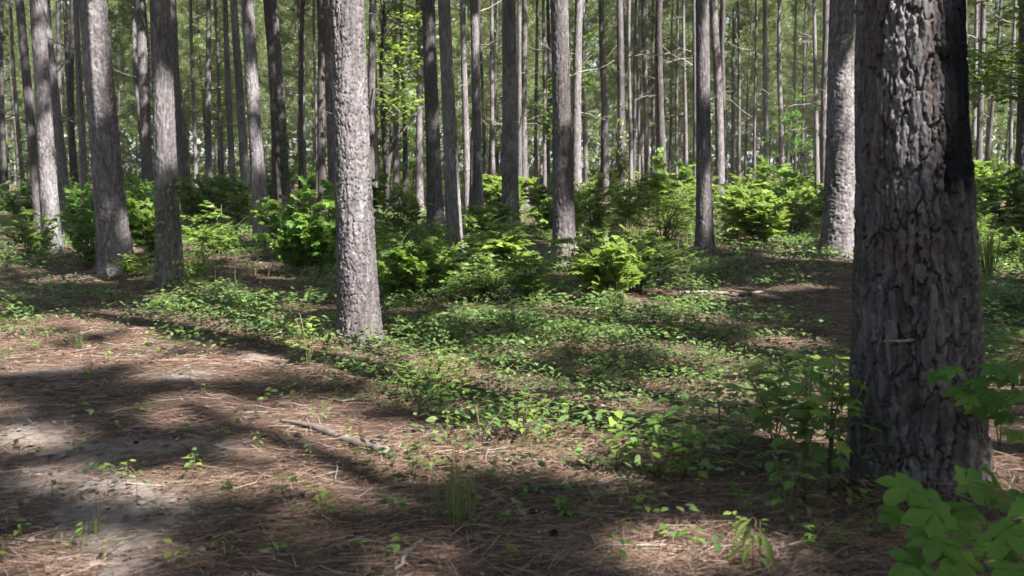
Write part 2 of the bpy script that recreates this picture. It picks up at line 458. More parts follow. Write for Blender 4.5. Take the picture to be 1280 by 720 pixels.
# ------------------------------------------------------------------ pine trunks
def trunk_mesh(name, R, H, sides, zs, cw, ch, depth, seed, flare=.30, bend=.03, special=None, cw2=.13):
    zs = np.asarray(zs, float)
    th = np.arange(sides) / sides * 2 * np.pi
    TH, Z = np.meshgrid(th, zs)
    nu = max(5, int(round(2 * np.pi * R / cw)))
    u = TH / (2 * np.pi) * nu; v = Z / ch
    wu = (vnoise(u * 1.0, v * 2.2, seed + 20, nu) - .5) * .55 + (vnoise(u * 4, v * 9, seed + 21, nu * 4) - .5) * .40
    wv = (vnoise(u * 1.0, v * 1.3, seed + 22, nu) - .5) * .7 + (vnoise(u * 4, v * 8, seed + 24, nu * 4) - .5) * .25
    e, rd = voro(np.mod(u + wu, nu), v + wv, nu, seed)
        # deep cracks round long plates, thin angular flakes lying in layers on the plates
    fn = np.abs(vnoise(u * .9 + wv * .8, v * .42 + wu * .3, seed + 40, nu) - .5)
    furrow = sstep(.02, .075, fn)
    plate = sstep(cw2 * .3, cw2 * .72, e)
    jag = (vnoise(u * 9, v * 16, seed + 50, nu * 9) - .5) * .5
    eA, rA = voro(np.mod(u * 2 + wu * 1.2 + jag, nu * 2), v * 2.7 + wv * 2 + jag, nu * 2, seed + 60)
    eB, rB = voro(np.mod(u * 4 + wu + jag, nu * 4), v * 7 + wv * 2 - jag, nu * 4, seed + 70)
    grit = vnoise(u * 11, v * 20, seed + 42, nu * 11) - .5
    body = np.minimum(plate, .35 + .65 * furrow)
    saw = np.mod(v * 1.7 + rd * 7.3 + .5 * wu + .25 * jag, 1.0); saw = np.where(saw > .93, (1 - saw) / .07 * .93, saw)
    disp = depth * .20 * (saw - .5) * body + depth * body * (.50 + .20 * rd + .24 * rA + .16 * rB) - depth * .12 * (1 - sstep(0, .10, eA)) * body + depth * .10 * grit - depth * .70
    rndv = .30 * rd + .35 * rA + .35 * rB
    inner = (1 - sstep(.0, cw2 * .7, e)) * .5
    char = np.zeros_like(TH)
    if special is not None:
        disp, rndv, inner, char = special(TH, Z, u, v, nu, disp, rndv, inner, char, e, rd)
    taper = 1 - .62 * np.clip((Z - 1.2) / H, -.1, 1) ** 1.0
    fl = flare * np.exp(-np.maximum(Z, -.1) / .16) * (1 + .5 * np.sin(TH * 5 + seed) + .3 * np.sin(TH * 3 + seed * 2)) + .34 * np.exp(-np.maximum(Z, 0) / 1.05)
    lump = 1 + .02 * np.sin(TH * 2 + Z * .8 + seed) + .012 * np.sin(TH * 3 - Z * 1.7)
    rad = R / 1.085 * taper * lump * (1 + fl) + disp * (1 - np.clip(Z / H, 0, 1) * .5)
    bx_ = bend * (np.sin(Z * .45 + seed) - math.sin(seed)) * np.clip(Z / 4, 0, 1.5)
    by_ = bend * (np.sin(Z * .37 + seed * 1.7) - math.sin(seed * 1.7)) * np.clip(Z / 4, 0, 1.5)
    X = rad * np.cos(TH) + bx_; Y = rad * np.sin(TH) + by_
    n = len(zs)
    idx = np.arange(n * sides).reshape(n, sides)
    nxt = np.roll(idx, -1, axis=1)
    F = np.stack([idx[:-1], nxt[:-1], nxt[1:], idx[1:]], -1).reshape(-1, 4)
    return np_mesh(name, np.stack([X, Y, Z], -1).reshape(-1, 3), F,
                   {"rnd": rndv.ravel(), "inner": inner.ravel(), "char": char.ravel()}, smooth=sides < 40)

def zlist(fine_to, step, H, coarse):
    a = np.arange(-.18, fine_to, step)
    b = fine_to + (H - fine_to) * (np.linspace(0, 1, coarse) ** 1.3)
    return np.concatenate([a, b])

TH_ = 19.0
MID = [trunk_mesh("bark_trunk", .18, TH_, 76, zlist(4.6, .017, TH_, 14), .048, .14, .021, 100 + 13 * i) for i in range(4)]
FAR = [trunk_mesh("slender_trunk", .13, 17.5, 14, zlist(3.0, .35, 17.5, 14), .08, .3, .008, 300 + 7 * i, bend=.07) for i in range(5)]
FARB = [trunk_mesh("slender_trunk", .15, TH_, 36, zlist(9.0, .05, TH_, 12), .05, .16, .016, 400 + 7 * i, bend=.05) for i in range(3)]
for me in MID + FARB: me.materials.append(M_BARK)
for me in FAR: me.materials.append(M_BARK_FAR)

def dead_branch_mesh(seed):
    r = random.Random(seed)
    L = 1.0
    pts = [(0, 0, 0)]
    d = Vector((1, 0, r.uniform(-.15, .25)))
    for i in range(6):
        d = (d + Vector((0, r.uniform(-.22, .22), r.uniform(-.22, .25)))).normalized()
        pts.append(tuple(Vector(pts[-1]) + d * L / 6))
    parts = [tube(pts, np.linspace(.014, .004, 7), 5, .5)]
    for k in range(r.randint(2, 4)):
        i = r.randint(1, 4); s = Vector(pts[i])
        dd_ = Vector((r.uniform(.3, .9), r.uniform(-.9, .9), r.uniform(-.3, .6))).normalized()
        l2 = r.uniform(.2, .5)
        parts.append(tube([s, s + dd_ * l2 * .5, s + dd_ * l2 + Vector((0, 0, r.uniform(-.05, .08)))], [.007, .005, .002], 4, .6))
    V, F, R_ = join(parts)
    return np_mesh("dead_branch", V, F, smooth=True)
DEADB = [dead_branch_mesh(i) for i in range(8)]
for me in DEADB: me.materials.append(M_DEAD)

# needle tufts
def tuft_shape(n, L, w, seed, spread=1.0):
    r = random.Random(seed); V = []; F = []
    for i in range(n):
        a = r.uniform(0, 2 * math.pi); t = r.uniform(.25, 1.25) * spread
        d = Vector((math.sin(t) * math.cos(a), math.cos(t), math.sin(t) * math.sin(a)))
        s = d.cross(Vector((r.uniform(-1, 1), r.uniform(-1, 1), r.uniform(-1, 1)))).normalized() * w / 2
        l = L * r.uniform(.7, 1.1); b = len(V)
        o = Vector((0, r.uniform(-.25, .1) * L, 0))
        V += [tuple(o - s), tuple(o + s), tuple(o + d * l + Vector((0, 0, -.08 * l)))]
        F.append((b, b + 1, b + 2))
    return V, F

def crown_layout(zlo, zhi, rad, nb, per, seed):
    """branches of a pine crown: tuft points and directions, and branch lines"""
    r = np.random.default_rng(seed)
    P, D, B = [], [], []
    for i in range(nb):
        t = r.random() ** .85
        z0 = zlo + (zhi - zlo) * t
        a = r.random() * 2 * np.pi
        prof = (1 - t) ** .65 * (.55 + .45 * min(1, t * 6 + .3))
        L = rad * max(.18, prof) * r.uniform(.75, 1.15)
        up = r.uniform(-.1, .45) + .5 * t
        d = np.array([math.cos(a), math.sin(a), up]); d /= np.linalg.norm(d)
        B.append((np.array([0, 0, z0]), d, L))
        for k in range(per):
            s = r.uniform(.30, 1.0)
            q = np.array([0, 0, z0]) + d * L * s
            side = np.cross(d, [0, 0, 1.0]) * r.normal() * .42 * L * (1.1 - s) + np.array([0, 0, r.normal() * .12])
            P.append(q + side)
            dd_ = d + side * .8 + r.normal(size=3) * .3 + np.array([0, 0, .35])
            D.append(dd_ / np.linalg.norm(dd_))
    return np.array(P), np.array(D), B

def crown_mesh(P, D, B, shape, name="crown", seed=0):
    g = np.random.default_rng(seed)
    parts = []
    M = frames(D, g.normal(size=D.shape))
    parts.append(scatter(shape[0], shape[1], P, M, g.uniform(.8, 1.2, len(P))))
    V, F, R_ = join(parts)
    me = np_mesh(name, V, F, {"rnd": R_})
    return me

def limbs_mesh(B):
    parts = []
    for (o, d, L) in B[::2]:
        parts.append(tube([o, o + d * L * .5, o + d * L + np.array([0, 0, .1])], [.028, .018, .005], 4, .5))
    V, F, R_ = join(parts)
    return np_mesh("limbs", V, F, smooth=True)

TUFT_HI = tuft_shape(7, .35, .066, 1)
TUFT_LO = tuft_shape(12, .27, .020, 2)
HIGH = [crown_layout(10.3, 19.2, 2.6, 54, 22, 50 + i) for i in range(3)]
LOW = [crown_layout(zl, 16.5, rr_, 95, 20, 60 + i) for i, (zl, rr_) in enumerate([(2.6, 2.3), (3.8, 2.0), (5.2, 2.2), (1.2, 2.2)])]
HIGH_ME = [crown_mesh(*h, TUFT_HI, seed=i) for i, h in enumerate(HIGH)]
LOW_ME = [crown_mesh(*h, TUFT_LO, seed=i + 9) for i, h in enumerate(LOW)]
LIMB_HI = [limbs_mesh(h[2]) for h in HIGH]; LIMB_LO = [limbs_mesh(h[2]) for h in LOW]
for me in HIGH_ME + LOW_ME: me.materials.append(M_NEEDLE)
for me in LIMB_HI + LIMB_LO: me.materials.append(M_BARK_FAR)

# sunlit places: the canopy is open towards the sun above them.  (pixel x, y, half width, half height) on the ground
LIT_GROUND = [(245, 470, 55, 13), (345, 452, 55, 12), (70, 462, 75, 9), (150, 455, 60, 7), (415, 462, 34, 20), (285, 520, 75, 11),
              (375, 552, 72, 24), (225, 612, 80, 15), (150, 700, 62, 26), (40, 548, 62, 13), (70, 600, 55, 14), (40, 690, 55, 12), (640, 545, 55, 12), (715, 552, 62, 11),
              (880, 692, 105, 26), (1040, 545, 70, 16), (1245, 560, 50, 30), (560, 485, 90, 16), (430, 440, 50, 14), (770, 385, 110, 9), (900, 368, 70, 5),
              (1020, 322, 60, 6), (1240, 340, 55, 20), (210, 412, 60, 6), (40, 412, 60, 5), (330, 395, 60, 8), (250, 372, 50, 6), (100, 350, 60, 4), (840, 480, 90, 9),
              (980, 430, 60, 7), (620, 395, 60, 6), (700, 340, 60, 8), (850, 290, 70, 8), (930, 305, 80, 9), (600, 335, 60, 5), (1000, 480, 45, 10), (760, 500, 60, 8), (500, 430, 40, 9),
              (1240, 480, 40, 16), (300, 610, 40, 8), (770, 590, 40, 6), (460, 620, 60, 10), (700, 432, 90, 10), (590, 445, 50, 9), (820, 432, 70, 8), (560, 408, 40, 6), (680, 410, 50, 5), (900, 450, 60, 8), (660, 470, 60, 8), (180, 395, 50, 5)]
TARGETS = []
for (px, py, rx, ry) in LIT_GROUND:
    x0, y0 = ground_at(px, py)
    xa, _ = ground_at(px + rx, py)
    _, ya = ground_at(px, py - ry); _, yb = ground_at(px, py + ry)
    TARGETS.append((x0, y0, max(.12, abs(xa - x0)), max(.15, abs(ya - yb) / 2)))
# points above the ground: (base pixel x, base pixel y, height, radius)
LIT_AIR = [(735, 305, .7, .75), (765, 385, .35, .55), (790, 378, .3, .45), (765, 380, .6, .45), (960, 305, .6, .9), (925, 305, .5, .6), (645, 350, .5, .4), (1240, 330, .6, .7),
           (390, 345, .9, .45), (365, 330, .8, .4), (510, 388, .5, .4), (545, 372, .5, .4), (525, 345, .7, .35), (610, 370, .4, .4), (645, 352, .55, .45), (270, 318, .7, .4), (240, 300, 1.0, .4), (690, 300, .8, .5), (600, 318, .5, .4), (545, 500, .2, .35), (655, 545, .1, .3), (1000, 520, .3, .3), (1250, 290, 1.0, .7), (700, 270, .8, .8), (850, 270, .6, .9),
           (448, 430, .1, .44), (448, 430, .35, .46), (449, 430, .55, .46), (448, 430, .75, .44), (446, 430, .92, .36), (436, 430, 1.95, .36), (436, 430, 2.2, .42), (436, 430, 2.55, .42), (434, 430, 2.9, .42), (443, 420, 1.35, .12),
           (1064, 322, 2.0, .34), (1064, 322, 2.4, .38), (1064, 322, 2.8, .38), (1064, 322, 3.1, .34),
           (890, 320, .5, .16), (890, 320, .8, .18), (890, 320, 1.1, .18), (887, 320, 3.2, .3), (887, 320, 3.7, .3),
           (1060, 611, 1.30, .13), (1064, 611, 1.5, .18), (1068, 611, 1.7, .20), (1070, 611, 1.9, .22), (1070, 611, 2.1, .22), (1070, 611, 2.3, .22),
           (702, 335, 2.4, .3), (702, 335, 2.9, .3), (702, 335, 3.4, .3), (705, 335, .8, .14), (706, 335, .2, .15),
           (572, 322, 1.2, .25), (572, 322, 1.0, .2), (70, 320, .3, .2), (68, 320, .6, .2), (160, 343, .5, .05), (160, 343, .9, .05),
           (212, 362, 1.5, .14), (210, 362, 2.1, .16), (640, 295, 3.0, .2)]
for (px, py, h, r) in LIT_AIR:
    x0, y0 = ground_at(px, py)
    g = shade_xy([x0 + .1, y0 - .15, h]); TARGETS.append((g[0], g[1], max(.02, r - .12), max(.02, r * 1.1 - .12)))
TARGETS = np.array(TARGETS)

def in_light(W):
    """for canopy points W: True where they would shade a sunlit place"""
    G = shade_xy(W)
    hit = np.zeros(len(G), bool)
    wob = 1 + .35 * (vnoise(G[:, 0] * 3, G[:, 1] * 3, 77) - .5)
    for (x, y, a, b) in TARGETS:
        hit |= (((G[:, 0] - x) / (a + .15)) ** 2 + ((G[:, 1] - y) / (b + .14)) ** 2) < wob
    fleck = vnoise(G[:, 0] * 1.5 + .6 * G[:, 1], G[:, 1] * 1.3, 79)
    inside = np.exp(-((G[:, 0] - 1.5) / 4.5) ** 2 - ((G[:, 1] - 11) / 6) ** 2)
    inside = np.maximum(inside, .85 * np.exp(-((G[:, 0] + 2.2) / 2.6) ** 2 - ((G[:, 1] - 6.5) / 3.0) ** 2))
    hit |= fleck > .91 - .27 * inside
    # further back the canopy is loose, more so to the right
    back = sstep(17, 26, G[:, 1]) * (.14 + .26 * sstep(-7, 5, G[:, 0]))
    patch = vnoise(G[:, 0] * .8, G[:, 1] * .5, 78)
    hit |= patch < back
    return hit

n_unique = 0
def add_pine(x, y, r, tilt_x, tilt_y, trunk_me, r0, label, group, crown='high', branches=5, bz=(3.0, 9.5), seed=0, unique=True, name="pine_tree", cscale=1.0, var=None):
    global n_unique
    rr_ = random.Random(seed * 31 + 5)
    root = bpy.data.objects.new(name, None); COL.objects.link(root)
    root.empty_display_size = .3
    root.location = (x, y, float(hz(x, y)))
    root.rotation_euler = (tilt_y, tilt_x, 0)
    tag(root, label, "pine tree", group)
    k = r / r0
    rz = rr_.uniform(0, 6.28)
    hs = rr_.uniform(.93, 1.07)
    link("trunk", trunk_me, None, root, rot=(0, 0, rz if trunk_me.get('keep') is None else 0), scale=(k, k, hs if trunk_me.get('keep') is None else 1))
    v = rr_.randrange(3) if crown == 'high' else rr_.randrange(4)
    if var is not None: v = var; rz = 0.0
    lay, mes, limbs, shp = (HIGH, HIGH_ME, LIMB_HI, TUFT_HI) if crown == 'high' else (LOW, LOW_ME, LIMB_LO, TUFT_LO)
    me = mes[v]
    if crown == 'high' and unique:
        Mw = np.array((Matrix.Translation((x, y, 0)) @ Euler((tilt_y, tilt_x, 0)).to_matrix().to_4x4() @ Matrix.Rotation(rz, 4, 'Z')))
        P, D, B = lay[v]
        W = (P * np.array([cscale, cscale, 1])) @ Mw[:3, :3].T + Mw[:3, 3]
        keep = ~in_light(W)
        if keep.mean() < .02: keep[:40] = True
        if not keep.all():
            me = crown_mesh(P[keep], D[keep], B, shp, seed=seed + 40); me.materials.append(M_NEEDLE); n_unique += 1
    cs = 1.0 if (crown == 'high' and not unique) else cscale
    link("crown", me, None, root, rot=(0, 0, rz), scale=(cs, cs, 1))
    if crown == 'low' : link("limbs", limbs[v], None, root, rot=(0, 0, rz))
    for i in range(branches):
        z = rr_.uniform(*bz); a = rr_.uniform(0, 6.28); L = rr_.uniform(.7, 1.7)
        rad = r * (1 - .62 * z / 19) * .8
        link("dead_branch", rr_.choice(DEADB), None, root, loc=(rad * math.cos(a), rad * math.sin(a), z),
             rot=(rr_.uniform(-.3, .3), rr_.uniform(-.45, .25), a), scale=(L, L, L))
    return root

# the near trunk: worn plates, a flaking side painted pale as sunlit and a burnt side
def near_special(TH, Z, u, v, nu, disp, rndv, inner, char, e, rd):
    # angles: -90 degrees faces the camera, 0 to the right
    A = np.degrees(TH); A = np.where(A > 180, A - 360, A)
    n1 = vnoise(TH * 5, Z * 3.2, 901) - .5; n2 = vnoise(TH * 16, Z * 10, 902) - .5
    top = sstep(1.15, 1.45, Z + .25 * n1)
    c = sstep(-80, -68, A + 26 * n1 + 22 * n2) * sstep(60, 40, A) * sstep(1.15, 1.65, Z + .3 * n1)
    char = np.maximum(char, np.clip(c * 1.9, 0, 1) * .98)
    red = np.exp(-((A + 93 + 16 * n1) / 4) ** 2) * top * .55
    inner = np.maximum(inner, red)
    scar = np.exp(-((Z - 1.10 + .2 * n1) / .06) ** 2) * sstep(-160, -145, A) * sstep(-80, -100, A)
    disp = disp - .022 * scar * sstep(-.1, .3, n2 + .2)
    inner = np.maximum(inner, scar * .7)
    disp = disp * (1 - .45 * c) - .016 * c
    lit_face = sstep(-146, -132, A + 14 * n1) * sstep(-84, -94, A + 14 * n1) * top
    rndv = np.clip(rndv + .55 * lit_face - .25 * (1 - top) * .6, 0, 1.6)  # sunlit zone painted paler into the tone, bark lower down set darker
    worn = sstep(-175, -150, A) * sstep(-132, -142, A + 14 * n1) * top
    inner = np.maximum(inner, worn * .55)
    return disp, rndv, inner, char

# base pixel (x, y), x at the top edge, width in px near eye level, mesh, label, crown kind, branches
def place(bx, by, tx, w):
    x, y = ground_at(bx, by)
    z_top = CAM_H; r0_ = ray(tx, 0)
    t = y / r0_[1]
    xt = r0_[0] * t; zt = CAM_H + r0_[2] * t
    tilt = math.atan2(xt - x, zt)
    r = w * depth_of(x, y, 1.2) / FPX / 2
    return x, y, r, tilt

xN, yN, rN, tN = place(1147, 600, 1141, 140)
near_me = trunk_mesh("near_trunk", rN * .97, TH_, 340, zlist(2.75, .0056, TH_, 14), .050, .24, .037, 555, flare=.05, bend=.012, special=near_special, cw2=.17)
near_me["keep"] = 1; near_me.materials.append(M_BARK)
near = add_pine(xN, yN, 1, tN, 0, near_me, 1, "massive dark pine trunk close by, with flaking plates and a burnt black upper side", None, branches=0, seed=900, name="pine_tree")
# the short dead stub on its left flank
stub = [(-rN * .93, -.06, .72), (-rN * 1.06, -.075, .725), (-rN * 1.22, -.085, .715)]
V, F, R_ = tube([(-.10, -rN * .92, .72), (-.15, -rN * 1.0, .722), (-.24, -rN * 1.03, .728)], [.008, .007, .004], 6)
link("branch_stub", np_mesh("branch_stub", V, F, smooth=True), M_DEAD, near)
# curled bark flakes standing proud of the side painted as sunlit
def flake_mesh(seed):
    r = random.Random(seed); nx_, nz_ = 4, 6
    V = []; F = []
    for j in range(nz_):
        tz = j / (nz_ - 1) - .5
        wv = (1 - abs(tz * 2) ** 3 * .7) * (1 + r.uniform(-.2, .2))
        for i in range(nx_):
            tx_ = (i / (nx_ - 1) - .5) * wv
            V.append((tx_, -.10 * (tx_ * 2) ** 2 * .4 - .18 * tz * tz + r.uniform(-.02, .02), tz + r.uniform(-.03, .03)))
    n = len(V)
    V += [(a * .96, b + .22, c * .97) for a, b, c in V]
    for j in range(nz_ - 1):
        for i in range(nx_ - 1):
            q = j * nx_ + i
            F.append((q, q + 1, q + nx_ + 1, q + nx_)); F.append((n + q, n + q + nx_, n + q + nx_ + 1, n + q + 1))
    ring = [i for i in range(nx_)] + [j * nx_ + nx_ - 1 for j in range(1, nz_)] + [(nz_ - 1) * nx_ + i for i in range(nx_ - 2, -1, -1)] + [j * nx_ for j in range(nz_ - 2, 0, -1)]
    for a, b in zip(ring, ring[1:] + ring[:1]): F.append((a, n + a, n + b, b))
    rn = r.uniform(.25, .75)
    return np_mesh("bark_plate", V, F, {"rnd": [rn] * len(V)}, smooth=False)
FL = [flake_mesh(i) for i in range(6)]
for me in FL: me.materials.append(M_BARK)
fr = random.Random(4)
for i in range(64):
    z = fr.uniform(.5, 2.35)
    a = math.radians(fr.uniform(-185, -50))
    if z > 1.1 and math.degrees(a) > -95: continue
    w_ = fr.uniform(.025, .055); h_ = fr.uniform(.07, .19)
    rr_ = rN * .97 * (1 - .62 * (z - 1.2) / 19) / 1.085 * (1 + .34 * math.exp(-z / 1.05)) - .002
    link("bark_plate", fr.choice(FL), None, near, loc=(rr_ * math.cos(a), rr_ * math.sin(a), z),
         rot=(fr.uniform(-.10, .05), fr.uniform(-.12, .12), a + math.pi / 2 + fr.uniform(-.15, .15)), scale=(w_, .05, h_))

G_MID = "pine trunks standing among the undergrowth"
xQ, yQ, rQ, tQ = place(450, 431, 433, 46)
q_me = trunk_mesh("front_trunk", rQ, TH_, 170, zlist(3.6, .0085, TH_, 14), .038, .085, .017, 777, flare=.14, bend=.02)
q_me["keep"] = 1; q_me.materials.append(M_BARK)
add_pine(xQ, yQ, 1, tQ, 0, q_me, 1, "pale sunlit pine trunk at the edge of the sandy clearing, nearest on the left half", None, branches=0, seed=901, cscale=1.35)

NAMED = [
 # bx, by, tx, w, kind, label
 (145, 343, 118, 36, 'm', "thick pine trunk at left with a sunlit right flank and leafy sprouts at its foot"),
 (213, 362, 199, 28, 'm', "pine trunk wrapped in climbing vine at its foot, left side"),
 (66, 320, 45, 20, 'm', "leaning pine trunk near the left edge with a bright patch at its base"),
 (51, 295, 24, 12, 'm', "slim dark leaning pine immediately left of the trunk with the bright base"),
 (84, 280, 60, 12, 'f', "dark slim pine just right of the trunk with the bright base"),
 (108, 286, 92, 8, 'f', "thin pine left of the thick trunk with the sunlit flank"),
 (186, 262, 175, 14, 'm', "dark pine half hidden behind the left edge of the vine clad trunk"),
 (228, 268, 214, 12, 'm', "dark pine directly right of and behind the vine clad trunk"),
 (246, 262, 240, 5, 'f', "very thin pine beside the trunk behind the vine clad pine"),
 (262, 258, 257, 8, 'f', "thin pine alone in the gap right of the vine clad trunk"),
 (292, 272, 283, 8, 'f', "thin dark pine, left partner of a close pair of slim pines"),
 (309, 276, 296, 11, 'f', "slim pine with a long sunlit lower trunk, right partner of a close pair"),
 (328, 305, 309, 18, 'm', "dark straight pine left of the big leafy bush"),
 (356, 250, 345, 13, 'f', "dark pine rising behind the big leafy bush"),
 (347, 249, 339, 7, 'f', "slim pine touching the dark pine behind the big leafy bush"),
 (381, 246, 373, 7, 'f', "thin pine above the right side of the big leafy bush"),
 (397, 245, 394, 4, 'f', "hair thin pale pine between the big bush and the sunlit front trunk"),
 (416, 262, 406, 8, 'f', "thin dark pine peeping out along the left edge of the sunlit front trunk"),
 (470, 258, 469, 6, 'f', "thin pine first to the right of the sunlit front trunk"),
 (496, 258, 492, 8, 'f', "slim pine behind the curved hardwood stem"),
 (525, 262, 520, 10, 'f', "slim pale pine left of the dark pine with a burnt hollow base"),
 (545, 293, 537, 19, 'm', "dark pine with a burnt hollow at its base, left of a grey one"),
 (569, 322, 556, 18, 'm', "grey pine with a sunlit middle, right beside the dark burnt based pine"),
 (585, 268, 580, 9, 'f', "slim brightly lit pine just right of the grey pine"),
 (598, 288, 592, 12, 'm', "dark slim pine right of the brightly lit slim one"),
 (617, 264, 613, 6, 'f', "thin pine in the gap left of the flat dark centre pine"),
 (638, 296, 636, 20, 'm', "dark centre pine with flat scarred bark"),
 (650, 268, 649, 6, 'f', "thin pine hugging the right edge of the dark centre pine"),
 (670, 256, 669, 5, 'f', "thin pine alone between the dark centre pine and the furrowed one"),
 (681, 258, 679, 5, 'f', "thin pine just left of the furrowed centre pine"),
 (706, 335, 698, 25, 'm', "furrowed centre pine rising between two bright bushes"),
 (722, 266, 717, 12, 'f', "dark slim pine hugging the right edge of the furrowed centre pine"),
 (733, 252, 730, 6, 'f', "thin pine over the bright bush, second right of the furrowed pine"),
 (757, 252, 755, 9, 'f', "slim pine above the right part of the bright bush"),
 (778, 272, 775, 11, 'm', "slim dark pine with leaves climbing its foot, right of the bright bush"),
 (789, 260, 788, 5, 'f', "thin pine close right of the slim pine with leafy foot"),
 (799, 256, 798, 4, 'f', "hair thin pine, second right of the slim pine with leafy foot"),
 (809, 258, 808, 7, 'f', "thin straight pine midway between the leafy footed pine and the dark right one"),
 (823, 256, 822, 5, 'f', "thin pine left of a bright gap in the forest"),
 (846, 254, 845, 4, 'f', "very thin pine in the bright gap left of the dark two toned pine"),
 (858, 256, 857, 5, 'f', "very thin pine just left of the dark two toned pine"),
 (881, 319, 877, 19, 'm', "dark two toned pine with a sunlit right edge, in the right half"),
 (900, 262, 899, 12, 'f', "slim pine close right of the dark two toned pine"),
 (924, 246, 922, 4, 'f', "hair thin pine over the left part of the sunny right bush"),
 (958, 248, 957, 7, 'f', "thin dark pine over the middle of the sunny right bush"),
 (943, 250, 943, 4, 'f', "hair thin lit pine over the sunny right bush"),
 (977, 246, 978, 7, 'f', "thin straight pine over the right part of the sunny right bush"),
 (994, 245, 995, 4, 'f', "hair thin pine against the dark green gap right of the sunny bush"),
 (1022, 258, 1018, 6, 'f', "slim white lit pine, left of two touching stems beside the thick right pine"),
 (1031, 262, 1027, 10, 'f', "slim pale pine, right of two touching stems beside the thick right pine"),
 (1048, 322, 1055, 36, 'm', "thick pine behind the massive near trunk, half in shade and half brightly lit"),
 (1210, 262, 1208, 4, 'f', "thin lit pine immediately right of the massive near trunk"),
 (1223, 268, 1226, 8, 'f', "slim pale pine crossed by a leafy bough at right"),
 (1216, 262, 1219, 6, 'f', "thin dark pine between two pale ones right of the massive near trunk"),
 (1262, 262, 1266, 5, 'f', "thin lit pine near the right edge"),
 (1278, 292, 1284, 20, 'm', "dark pine cut by the right edge of the view"),
]
placed = [(xN, yN), (xQ, yQ)]
for i, (bx, by, tx, w, kind, label) in enumerate(NAMED):
    x, y, r, t = place(bx, by, tx, w)
    placed.append((x, y))
    if kind == 'm':
        add_pine(x, y, r, t, 0, MID[i % 4], .18, label, G_MID, branches=3, bz=(4.2, 8.5), seed=i, cscale=1.35)
    else:
        add_pine(x, y, r, t, 0, FARB[i % 3], .15, label, G_MID, branches=6, bz=(2.2, 9), seed=i)

# slender pines crowding the back of the wood
fr = random.Random(21)
G_BACK = "slender pines crowding the back of the wood"
back = []
tries = 0
while len(back) < 215 and tries < 9000:
    tries += 1
    y = 27 + 65 * fr.random() ** .75
    x = fr.uniform(-.53, .53) * y
    if any((x - a) ** 2 + (y - b) ** 2 < 1.9 ** 2 for a, b in back + placed): continue
    back.append((x, y))
BACKL = []
for i, (x, y) in enumerate(back):
    low = y > 52
    zone = "left" if x < -.2 * y else ("middle" if x < .17 * y else "right")
    lab = {"left": "slender pine among the shaded crowd of trunks at the back, left third of the wood",
           "middle": "slender pine among the crowd of distant trunks at the back, middle of the wood",
           "right": "slender pine in the sunny crowd of distant trunks at the back, right third of the wood"}[zone]
    o_ = add_pine(x, y, fr.uniform(.07, .14), fr.uniform(-.025, .03), fr.uniform(-.02, .02), FAR[i % 5], .13, lab, G_BACK,
             crown='low' if low else 'high', branches=4, bz=(2.5, 9.5), seed=1000 + i, unique=False)
    BACKL.append((o_, to_px(x, y, 2)[0]))
order_labels(BACKL, "distant slender pine")

# pines beside and behind the view, whose crowns shade the clearing
G_OFF = "tall pines around the clearing"
fr = random.Random(5)
OFF_S = 1.3
def cells(G):
    H, _, _ = np.histogram2d(G[:, 0], G[:, 1], bins=[np.arange(-11, 12, 1.0), np.arange(1, 26, 1.0)])
    return H * .05
LG = [shade_xy(h[0] * np.array([OFF_S, OFF_S, 1])) for h in HIGH]
LG1 = [shade_xy(h[0]) for h in HIGH]
cov = np.zeros((22, 24))
for i, (x, y) in enumerate(placed): cov += cells(LG1[i % 3] + np.array([x, y]))
seen = np.array([[1.0 if abs(x) < .53 * y + 1 else 0.0 for y in np.arange(1.5, 25, 1)] for x in np.arange(-10.5, 11, 1)])
cand = []
for i in range(2600):
    y = fr.uniform(-14, 22); x = fr.uniform(-6, 26)
    if y > -.5 and abs(x) < .56 * y + 1.2: continue
    if x * x + y * y < 5: continue
    cand.append((x, y))
KEY = [(450, 420, h) for h in (.2, .5, .8, 1.9, 2.3, 2.7)] + [(1146, 600, h) for h in (1.3, 1.6, 1.9, 2.15)] + [(1052, 322, h) for h in (2.0, 2.5, 3.0)] + [(765, 385, .4), (960, 305, .6), (740, 305, .7), (704, 335, 2.8), (572, 322, 1.1), (155, 343, .8)]
KG = np.array([shade_xy([ground_at(a, b)[0], ground_at(a, b)[1] - .2, h]) for a, b, h in KEY] + [np.array(ground_at(*q[:2])) for q in LIT_GROUND[:17]])
tz = np.arange(0, 18.5, .15)
tline = shade_xy(np.stack([tz * 0, tz * 0, tz], 1))
def blocks_light(x, y):
    L = tline + np.array([x, y])
    d = np.sqrt(((L[:, None, :] - KG[None]) ** 2).sum(2)).min(0)
    return (d < .34).any()
cand = [c for c in cand if not blocks_light(*c)]
print("candidates", len(cand))
off = []
for it in range(64):
    best, bv, bh = None, .6, None
    for j in range(150):
        c = fr.choice(cand)
        if any((c[0] - a) ** 2 + (c[1] - b) ** 2 < 2.3 ** 2 for a, b in off + placed): continue
        h = cells(LG[it % 3] + np.array(c))
        gain = (np.minimum(h, np.maximum(0, 3.2 - cov)) * seen).sum()
        if gain > bv: best, bv, bh = c, gain, h
    if best is None: continue
    off.append(best); cov += bh
print("off trees", len(off), "thin cells", int(((cov < 1.5) * seen).sum()), "of", int(seen.sum()))
for i, (x, y) in enumerate(off):
    add_pine(x, y, fr.uniform(.14, .24), fr.uniform(-.03, .03), fr.uniform(-.02, .02), FAR[i % 5], .13,
             "tall pine beside the clearing, outside the view, its crown shading the ground", G_OFF, branches=0, seed=2000 + i, cscale=OFF_S, var=i % 3)

